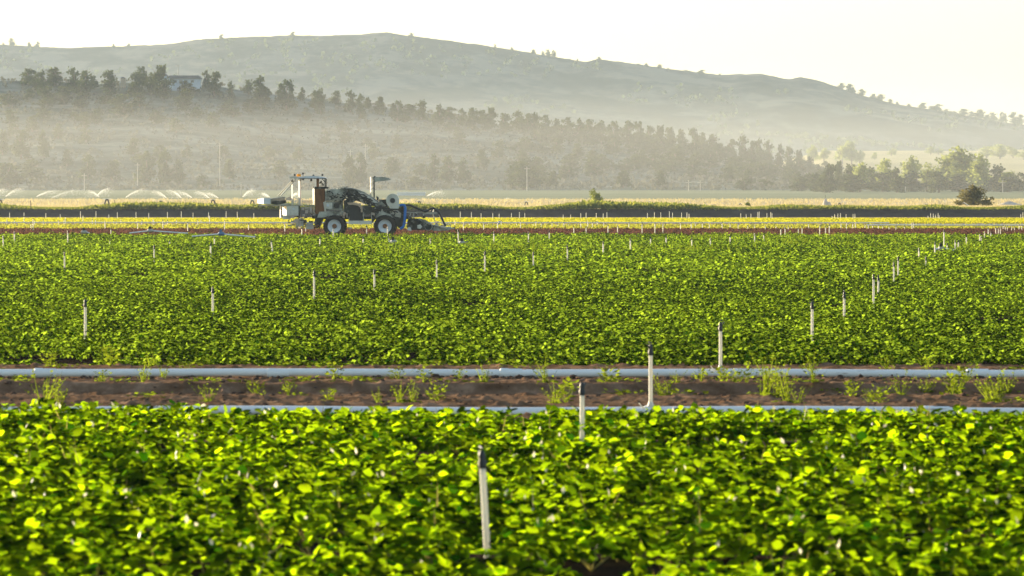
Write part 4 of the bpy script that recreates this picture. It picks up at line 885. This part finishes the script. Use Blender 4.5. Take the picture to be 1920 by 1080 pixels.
mb = MB(); hbox(682, 683.2, 400, 416, -1.0, -.9, mb); hbox(697.2, 698.4, 400, 416, -1.0, -.9, mb); hbox(655, 656, 408, 416, -1, -.9, mb); mb.build('beam_post', M['frame_metal'], hv)
# central dark body and tank
hprism([(655, 388), (660, 386), (672, 386), (680, 392), (681, 416), (656, 416)], -.75, .7).build('engine_bay', M['black'], hv)
hprism([(680, 387), (695, 387), (699, 391), (699, 400), (694, 404), (681, 404)], -.98, -.1).build('fuel_tank', M['dark_machine'], hv)
hprism([(652, 382), (668, 381.5), (676, 385), (681, 391), (681, 400), (678.5, 400), (678.5, 393), (672, 387.5), (662, 386), (655, 386)], -1.05, -.9).build('wheel_arch_trim', M['wall_tan'], hv)
# rear body
hprism([(611, 379), (611, 361), (625, 358), (648, 354), (653, 359), (648, 370), (644, 379)], -.85, .8).build('engine_hood', M['grey_paint'], hv)
mb = MB()
for k in range(7):
    xa = 612 + k * 5.6; mb.prism([(hx_(xa), hz2_(360 - k * .95)), (hx_(xa + 3.4), hz2_(359.4 - k * .95)), (hx_(xa + 5.4), hz2_(357.3 - k * .95)), (hx_(xa + 2.0), hz2_(357.9 - k * .95))][::-1], -.8, .75)
mb.build('cooling_slats', M['pale_paint'], hv)
hbox(611, 643, 379.3, 396, -.80, .6).build('control_cabinet', M['grey_paint'], hv)
hbox(612.5, 624, 382, 393.5, -.86, -.80, bev=.03).build('cabinet_door', M['pale_paint'], hv)
hbox(613.3, 618.5, 385, 389.4, -.89, -.86, bev=.01).build('sign_plate', M['white_paint'], hv)
mb = MB(); mb.lathe_y([(.01, -.12), (.12, -.12), (.17, -.05), (.17, .05)], hx_(632.5), hz2_(387), 16, -.82); mb.build('air_filter', M['black'], hv)
mb = MB(); mb.lathe_y([(.08, -.10), (.10, -.10), (.10, .05)], hx_(638), hz2_(382), 12, -.82); mb.build('gauge', M['dark_machine'], hv)
hprism([(600, 399), (643, 397), (645, 402), (640, 406), (604, 410), (596, 410)], -.95, .8).build('rear_mudguard', M['grey_paint'], hv)
hprism([(645, 380), (655, 372), (668, 378), (658, 384), (656, 408), (648, 408)], -.8, .6).build('pump_housing', M['dark_machine'], hv)
# long conveyor boom sloping down to the right
hprism([(645, 356), (656, 356), (667, 358), (680, 363), (694, 371), (708, 379), (714, 383), (706, 389), (695, 388), (682, 383), (668, 378), (652, 372)], -.66, .5).build('conveyor_housing', M['dark_machine'], hv)
hprism([(672, 361), (682, 364), (696, 372), (709, 381), (704, 383), (692, 377), (678, 369)], -.72, -.665).build('conveyor_side_plate', M['pale_paint'], hv)
hprism([(675, 375.5), (680, 375), (688, 381), (687, 384.5), (682, 384), (676, 379)], -.78, -.70).build('link_plate', M['pale_paint'], hv)
mb = MB(); mb.lathe_y([(.01, -.02), (.05, -.02), (.05, .02)], hx_(681.5), hz2_(379.6), 10, -.79); mb.build('link_pin', M['black'], hv)
hprism([(702, 383), (716, 380), (725, 388), (716, 391), (706, 389)], -.72, .3).build('boom_end_cover', M['grey_paint'], hv)
htube([(646, 356), (656, 354.8), (668, 357), (684, 363), (700, 373), (712, 381.5)], .035, -.62).build('boom_rail', M['frame_metal'], hv)
# rusty upright bin with cap
hprism([(592, 403), (591, 355), (609, 355), (610, 404)], -.62, .5).build('rusty_bin', M['rust'], hv)
hprism([(590.4, 356), (591.2, 352.2), (610, 352.2), (616.5, 352.8), (616, 356)], -.68, .55).build('bin_cap', M['dark_machine'], hv)
htube([(588.7, 403), (588.7, 350)], .035, -.6).build('bin_post', M['frame_metal'], hv)
htube([(611, 398), (608.5, 381)], .04, -.86).build('bin_stay', M['pale_paint'], hv)
# canopy
hprism([(562, 336.4), (562, 334.5), (575, 332.6), (590, 332.2), (604, 333.4), (613, 336.2), (613, 336.8)], -1.0, .9).build('canopy_roof', M['white_paint'], hv)
hbox(563, 613.5, 336.4, 337.4, -1.02, -.92).build('canopy_rim', M['irondark'], hv)
mb = MB(); hbox(544, 564, 333.2, 336.6, -.7, -.5, mb); hbox(544, 564, 333.2, 336.6, .3, .5, mb); hbox(543.8, 545.5, 333.4, 336.4, -.5, .3, mb); mb.build('rear_roof_beam', M['pale_paint'], hv)
for (xp, ya, yb, rr) in ((562.2, 336.8, 389, .05), (562.2, 336.8, 389, .05)):
    sy = -.6 if xp and rr and ya and not hv.get('_p') else .4
    hv['_p'] = 1
    htube([(xp, ya), (xp, yb)], rr, sy).build('canopy_post', M['white_paint'], hv)
del hv['_p']
for xp in (595.8, 610.6):
    for sy in (-.85, .7): hbox(xp - (1.3 if xp < 600 else .9), xp + (1.3 if xp < 600 else .9), 336.8, 352.4, sy, sy + .09).build('canopy_post', M['dark_machine'] if xp > 600 else M['rust'], hv)
htube([(548.6, 347), (548.6, 388)], .045, -.45).build('rear_post', M['frame_metal'], hv)
for sy, a, b in ((-.6, (556, 337), (527.5, 370)), (.35, (548, 340), (520.5, 370))):
    htube([a, b], .042, sy).build('diagonal_brace', M['pale_paint'], hv)
htube([(605, 337.5), (610.5, 343)], .025, -.8).build('corner_brace', M['dark_machine'], hv)
htube([(563, 342), (566.5, 337.5)], .025, -.6).build('corner_brace', M['frame_metal'], hv)
mb = MB(); mb.lathe_z([(.12, 0), (.135, .05), (.13, .13), (.08, .17)], hx_(561), -.3, 14); b_ = mb.build('beacon', M['amber'], hv); b_.location.z = hz2_(333.4)
for (px, py, base, dx) in ((569.2, 327.6, 333, 0), (588.7, 331.5, 333, .04), (605.6, 330, 333.5, .06), (553.4, 330.3, 333.6, -.06), (584.8, 339.8, 337, 0), (569.5, 338.2, 337, 0), (548.6, 341.5, 338, 0)):
    mb = MB(); mb.lathe_y([(.01, -.06), (.06, -.06), (.07, -.02), (.05, .05), (.01, .07)], hx_(px), hz2_(py), 12, -.7)
    o_ = mb.build('work_light', M['black'], hv)
    htube([(px, py), (px - dx * 20, base)], .014, -.68).build('bracket', M['irondark'], o_)
mb = MB(); htube([(598, 345.5), (602, 345), (606, 347), (607, 350)], .03, -.3, mb); mb.tube([PT(601, 342.5, -.3), PT(603, 344.5, -.3)], .07, 8); mb.tube([PT(602, 351.5, -.3), PT(604, 347.5, -.3), PT(606.5, 351.5, -.3)], .02, 6); mb.build('steering_column', M['dark_machine'], hv)
# rear loading arm and platform
def turned(xl, xr, ya, yb, front, depth, name, m, xm, tilt=0.0):
    # box whose rear left corner is cut by a slanting face turned to the morning sun
    mb = MB(); za, zb_ = hz2_(yb), hz2_(ya); a, c, b = hx_(xl), hx_(xm), hx_(xr)
    plan = [(a, front + depth * .62), (c, front), (b, front + tilt), (b, front + depth), (a + .08, front + depth)]
    vs = [(x, y, za + (.04 if i in (0,) else 0)) for i, (x, y) in enumerate(plan)] + [(x, y, zb_ - (.05 if i in (0, 4) else 0)) for i, (x, y) in enumerate(plan)]
    n_ = 5; mb.add(vs, [tuple(range(n_ - 1, -1, -1)), tuple(range(n_, 2 * n_))] + [(i, (i + 1) % n_, (i + 1) % n_ + n_, i + n_) for i in range(n_)])
    return mb.build(name, m, hv, smooth=False)
turned(482.5, 508, 373.6, 384.6, -.6, 1.1, 'loading_hopper', M['white_paint'], 495.5)
for k in range(4): htube([(506, 376 + k * 2.2), (520, 373.6 + k * 2.5), (535.5, 372.2 + k * 2.9)], .042, -.5 + .12 * k).build('arm_tube', M['frame_metal'], hv)
hprism([(509, 380), (536, 377), (537, 382.5), (520, 386), (509, 384.5)], -.4, .3).build('arm_casing', M['dark_machine'], hv)
htube([(485, 386.5), (494, 388), (506, 386.2), (520, 387.6), (532, 385), (546, 384)], .035, -.45).build('lower_arm', M['frame_metal'], hv)
hprism([(536, 374), (549, 368.5), (550, 377), (537, 377.5)], -.35, .25).build('seat_cushion', M['cloth'], hv)
mb = MB()
for k in range(6): hbox(551 + k * 3.1, 552.2 + k * 3.1, 377, 386, -.5, -.44, mb)
for yy in (377, 380, 383): hbox(537, 588, yy, yy + .8, -.52, -.45, mb)
for yy in (378.5, 381.5): hbox(566, 588, yy, yy + 1.2, .4, .47, mb)
mb.build('guard_rail', M['pale_paint'], hv)
hbox(525.5, 592, 385.8, 387.6, -.75, .6).build('platform', M['frame_metal'], hv)
turned(529.5, 561, 388.2, 406.5, -.7, 1.1, 'water_tank', M['pale_paint'], 538.5)
mb = MB(); mb.lathe_y([(.01, -.03), (.05, -.03), (.06, .01)], hx_(551.5), hz2_(393.8), 10, -.71); mb.build('tank_cap', M['white_paint'], hv)
htube([(526.6, 388), (526.6, 411)], .03, -.6).build('rear_leg', M['frame_metal'], hv); htube([(562, 387), (562, 411)], .04, -.7).build('rear_leg', M['dark_machine'], hv)
hprism([(531, 406), (545, 407), (544, 413), (531, 413)], -.6, .4).build('tank_foot', M['pale_paint'], hv)
random.seed(5)
mb = MB()
for k in range(26):
    x0 = random.uniform(545, 592); y0 = random.uniform(408, 426); x1 = x0 + random.uniform(-14, 14); y1 = y0 + random.uniform(-6, 8)
    htube([(min(x0, 598), y0), (min(max(x1, 540), 600), min(y1, 432))], random.uniform(.02, .05), random.uniform(-.7, .5), mb, 6)
mb.build('rear_linkage', M['frame_metal'], hv)
mb = MB()
for k in range(12):
    x0 = random.uniform(546, 600); y0 = random.uniform(404, 420); hbox(x0, x0 + random.uniform(4, 9), y0, y0 + random.uniform(3, 7), random.uniform(-.6, 0), random.uniform(.1, .5), mb)
mb.build('rear_cutter_bed', M['dark_machine'], hv)
for (a, b, c, d_) in ((575.5, 588, 419, 431.5), (556, 570, 416, 426)): hbox(a, b, c, d_, -.72, -.6).build('guard_plate', M['frame_metal'], hv)
hprism([(593, 404), (606, 404), (606, 414), (600, 428), (594, 430), (590, 420)], -.5, .4).build('rear_drive', M['dark_machine'], hv)
htube([(590, 430), (597, 424), (602, 430)], .05, -.66).build('orange_link', M['rust'], hv)
mb = MB()
for (xa, ya, xb, yb) in ((571, 390, 588, 398), (573, 393, 586, 389), (576, 397, 586, 402), (580, 401, 590, 395)): htube([(xa, ya), (xb, yb)], .045, random.uniform(-.7, -.2), mb, 6)
mb.build('control_levers', M['pale_paint'], hv)
# added wedges, shaped and turned so their slanted sides show as sunlit highlights
def wedge(mb, x0, x1, ya, yb, y, dep=.3):
    a, b, z0_, z1_ = hx_(x0), hx_(x1), hz2_(yb), hz2_(ya)
    pl = [(a, y + dep), (b, y), (b, y + dep)]
    vs = [(p, q_, z0_) for p, q_ in pl] + [(p, q_, z1_) for p, q_ in pl]
    mb.add(vs, [(2, 1, 0), (3, 4, 5), (0, 1, 4, 3), (1, 2, 5, 4), (2, 0, 3, 5)])
mb = MB()
for k in range(6): wedge(mb, 613 + k * 5.6, 617 + k * 5.6, 357.4 - k * .6, 360.5 - k * .95, -.93, .22)
mb.build('sunlit_fin', M['pale_paint'], hv).name = 'added_sun_fin'  # added fins, slanted to catch the sun like lit slats
mb = MB(); wedge(mb, 587, 590.4, 356, 404, -.8, .25); wedge(mb, 609.8, 612.4, 379, 399, -.98, .15); wedge(mb, 525.6, 528, 387.6, 410, -.8, .15); wedge(mb, 694.6, 696.4, 334, 366, -.55, .1); wedge(mb, 560.2, 563.6, 337.4, 388, -.78, .16); wedge(mb, 547.2, 549.8, 340, 386, -.62, .12)
mb.build('added_sun_strip', M['pale_paint'], hv)  # added slanted strips that make posts and edges look sunlit
mb = MB()
for (a_, b_2, c_2, d_2) in ((566, 571, 391, 396), (573, 579, 395, 402), (581, 586, 390, 401), (545, 553, 405, 411), (553, 560, 412, 420), (560, 565, 417, 430), (568, 573, 404, 408), (585, 589, 424, 431), (640, 642.5, 400, 405), (644, 647.5, 401, 407), (650, 653, 402, 410), (672, 678, 383.5, 388), (676.5, 680.5, 388.5, 394), (677.5, 681, 394.5, 400), (698, 703, 401, 405), (816, 821, 417, 424), (826, 832, 424, 430), (775, 777.5, 402, 408), (803, 808, 394.5, 398), (653, 661, 428, 431)):
    mb = MB(); wedge(mb, a_, b_2, c_2, d_2, -1.08 if 640 < a_ < 720 else -.82, .18); mb.build('added_sun_plate', M['cloth'], hv)  # added wedges that serve as bright highlights on the machine
# mast with rungs and shade wing
htube([(695.3, 374), (695.3, 334)], .035, -.35).build('mast_post', M['frame_metal'], hv); hbox(700.6, 703, 333.4, 375, -.45, -.3).build('mast_post', M['dark_machine'], hv)
mb = MB()
for yy in (334.5, 338, 346, 356, 363): hbox(694, 702, yy, yy + 1.1, -.4, -.33, mb)
hbox(690, 694, 345.4, 346.3, -.4, -.33, mb); hbox(690.5, 694, 355.6, 356.4, -.4, -.33, mb); mb.build('mast_rung', M['frame_metal'], hv)
hprism([(703, 343.3), (703, 334.6), (711, 333.8), (723, 334.4), (730, 336.5), (734.5, 338.8), (728, 340.2), (716, 341.6)], -.75, .2).build('shade_panel', M['grey_paint'], hv)
hbox(702, 704.6, 332.2, 335, -.45, -.3).build('mast_cap', M['black'], hv)
htube([(708.5, 382), (708.5, 373), (706.5, 370.5)], [.05, .07, .04], -.4).build('exhaust_stack', M['black'], hv)
# blower
cxb, czb = hx_(737), hz2_(378.2)
sn = []
for k in range(33):
    a = math.pi * .5 + k / 32 * 1.82 * math.pi; rr = (.352 + .03 * k / 32)
    sn.append((cxb + rr * math.cos(a), czb + rr * math.sin(a)))
sn = [(cxb + .38 * math.cos(a), czb + .41 * math.sin(a)) for a in np.linspace(math.radians(-10), math.radians(232), 26)] + [(hx_(732.5), hz2_(393)), (hx_(747.5), hz2_(393.2)), (hx_(749.5), hz2_(388))]
MB().prism(sn, -1.0, -.55).build('blower_housing', M['pale_paint'], hv)
mb = MB(); mb.lathe_y([(.145, -.05), (.17, -.05), (.17, .0)], cxb, czb, 20, -1.0); mb.build('blower_ring', M['frame_metal'], hv)
mb = MB(); mb.lathe_y([(.005, -.02), (.145, -.02), (.145, 0)], cxb, czb, 20, -1.0); mb.build('blower_inlet', M['black'], hv)
hbox(711, 727, 376, 390, -.5, .5).build('blower_mount', M['dark_machine'], hv)
# right body over the front wheel
hprism([(697, 391), (712, 388), (726, 391), (748, 393), (757, 388), (759, 402), (757, 428), (748, 430), (741, 418), (732, 408), (722, 404.5), (711, 407), (703, 414), (698, 420)], -.8, .7).build('front_body', M['dark_machine'], hv)
hprism([(704, 407), (712, 401), (717, 396), (722, 400), (733, 404), (739, 411), (733, 409), (722, 405.4), (712, 407), (705, 411)], -.98, -.7).build('front_mudguard', M['grey_paint'], hv)
hprism([(734, 396), (746, 396), (753, 402), (752, 410), (742, 408), (736, 402)], -.88, -.8).build('body_panel', M['frame_metal'], hv)
mb = MB()
for k in range(60):
    x0 = random.uniform(640, 754); base = np.interp(x0, [648, 668, 700, 712, 752], [358, 362, 378, 386, 392])
    y0 = base + random.uniform(1, 14); pts = [(x0, y0)]
    for j in range(3): pts.append((pts[-1][0] + random.uniform(-2, 9), pts[-1][1] + random.uniform(-2, 6)))
    htube(pts, random.uniform(.015, .04), -.82 - random.uniform(0, .12), mb, 5)
mb.build('hydraulic_hoses', M['black'], hv)
mb = MB()
for k in range(16):
    x0 = random.uniform(613, 646); y0 = random.uniform(362, 378); pts = [(x0, y0)]
    for j in range(3): pts.append((min(max(pts[-1][0] + random.uniform(-5, 7), 612), 652), min(pts[-1][1] + random.uniform(-3, 4), 379)))
    htube(pts, random.uniform(.015, .04), -.88 - random.uniform(0, .08), mb, 5)
mb.build('engine_pipes', M['dark_machine'], hv)
mb = MB()
for k in range(40):
    x0 = random.uniform(612, 755); base = np.interp(x0, [612, 645, 668, 700, 712, 755], [366, 360, 366, 382, 392, 398]) + random.uniform(1, 9)
    hbox(x0, x0 + random.uniform(1.5, 5), base, base + random.uniform(1, 3.5), -.93 + random.uniform(0, .06), -.8, mb)
mb.build('brackets_and_covers', M['frame_metal'], hv).name = 'bracket_plates'
mb = MB()
for (px, py, rr) in ((642, 405, .05), (645.5, 409, .06), (651, 407, .05), (648, 402, .07), (640, 401, .05), (702, 404, .06), (699.5, 402, .05)):
    mb.tube([PT(px, py, -.95), PT(px + .6, py + 2, -.8)], rr, 7)
mb.build('fittings', M['wall_tan'], hv)
# blue and black hoses
htube([(750, 387.5), (754.5, 386.4), (758.5, 386.5), (760.6, 391), (760.3, 402), (759.6, 414), (758.2, 424), (756, 428), (751, 431)], .085, -1.0, seg=10).build('blue_hose', M['blue_hose'], hv)
htube([(761, 386.5), (770, 387), (780, 391), (790, 395.6), (798, 398.6), (803, 397), (808, 393.3), (813, 392.3), (818, 394.5), (824, 401), (828, 409), (832, 418), (836, 426)], .065, -.9, seg=10).build('suction_hose', M['black'], hv)
# front header
mb = MB(); hbox(763, 822, 399.6, 401, -.8, -.7, mb); hbox(763, 822, 399.6, 401, .4, .5, mb); hbox(795, 822, 401, 403.4, -.82, -.7, mb); mb.build('header_beam', M['frame_metal'], hv)
mb = MB()
for (a, b, c, d_) in ((776, 401, 776, 416), (783, 399, 780, 406), (794, 397, 795, 408), (814, 395, 812, 401), (812, 402, 818, 424), (824, 404, 832, 422), (771, 402, 766, 412)): htube([(a, b), (c, d_)], .028, -.72, mb, 6)
mb.build('header_strut', M['pale_paint'], hv)
mb = MB()
for (px, py, rr) in ((795, 408.6, .09), (781, 405, .06), (776, 417, .2), (786, 419, .16), (769, 411, .12)):
    mb.lathe_y([(.01, -.08), (rr * .6, -.08), (rr, -.03), (rr, .6), (.01, .6)], hx_(px), hz2_(py), 16, -.75)
mb.build('header_roller', M['dark_machine'], hv)
hprism([(763, 428), (765, 414), (776, 411), (790, 413), (806, 419), (814, 426), (812, 433), (770, 433)], -.65, .6).build('digger_body', M['dark_machine'], hv)
hprism([(786, 411), (798, 414), (809, 421), (806, 424), (795, 418), (785, 415)], -.74, -.65).build('digger_guard', M['grey_paint'], hv)
mb = MB(); mb.lathe_y([(.2, -.04), (.235, -.04), (.235, .04), (.2, .04), (.2, -.04)], hx_(804), hz2_(427), 20, -.8); mb.build('drive_wheel', M['grey_paint'], hv)
hprism([(783, 424), (789, 422.5), (792, 427), (789, 431), (783, 430)], -.85, -.66).build('gearbox', M['pale_paint'], hv)
hprism([(763, 433), (767, 427), (771, 429), (772, 435)], -.8, -.6).build('skid_shoe', M['pale_paint'], hv)
mb = MB()
for (a, b, c, d_) in ((809, 426, 812, 434), (812, 424, 824, 423), (814, 430, 846, 428), (816, 424, 838, 430), (830, 420, 836, 430), (838, 428, 852, 431), (820, 418, 846, 424)): htube([(a, b), (c, d_)], .035, random.uniform(-.8, .3), mb, 6)
mb.build('pickup_tines', M['pale_paint'], hv)
hprism([(810, 427), (816, 424), (824, 426), (838, 428), (848, 431), (840, 434), (812, 435)], -.6, .5).build('pickup_nose', M['grey_paint'], hv)
tag(hv, 'grey field harvesting machine with canopy, white wheels and blue hose', 'harvester')
# far vehicle-like blue tank in the strips
r_ = empty('blue_barrel', (gx(936.5, 352), 352, 0))
MB().lathe_z([(.13, 0), (.14, .02), (.14, .3), (.13, .33)], seg=10).build('drum', M['bluepart'], r_); MB().lathe_z([(.05, .33), (.05, .37)], seg=8).build('lid', M['white_paint'], r_)
tag(r_, 'small blue barrel standing between risers beyond the red row', 'barrel')

# ---------------------------------------------------------------- haze
HAZE = 0.85e-4
mb = MB().box(-2400, 2400, -120, 9000, -1.3, 215)
hz_m, n, out = newmat('haze'); pv = n.nodes.new('ShaderNodeVolumePrincipled')
pv.inputs['Color'].default_value = (0.66, 0.78, 0.89, 1); pv.inputs['Density'].default_value = HAZE; pv.inputs['Anisotropy'].default_value = 0.35
n.links.new(pv.outputs[0], out.inputs['Volume'])
o = mb.build('haze', hz_m, None, smooth=False); tag(o, 'thin warm morning haze over the valley', kind='stuff')

# fine mist drifting from the sprinklers along the foot of the hills
mm, n, out = newmat('spray_mist'); pv = n.nodes.new('ShaderNodeVolumePrincipled')
pv.inputs['Color'].default_value = (0.96, 0.95, 0.91, 1); pv.inputs['Density'].default_value = 3.4e-4; pv.inputs['Anisotropy'].default_value = 0.4
n.links.new(pv.outputs[0], out.inputs['Volume'])
o = MB().box(-520, 520, 780, 1390, 0.5, 23).build('spray_mist', mm, None, smooth=False); tag(o, 'pale warm mist hanging over the irrigated field at the foot of the hills', kind='stuff')

o = MB().box(-700, 900, 1800, 2950, 0.5, 62).build('valley_mist', mm.copy(), None, smooth=False); tag(o, 'thin pale mist lying in the valley before the far hill', kind='stuff')
v_ = o.data.materials[0].node_tree.nodes['Principled Volume']; v_.inputs['Density'].default_value = 0.4e-4; v_.inputs['Color'].default_value = (0.85, 0.92, 0.95, 1)
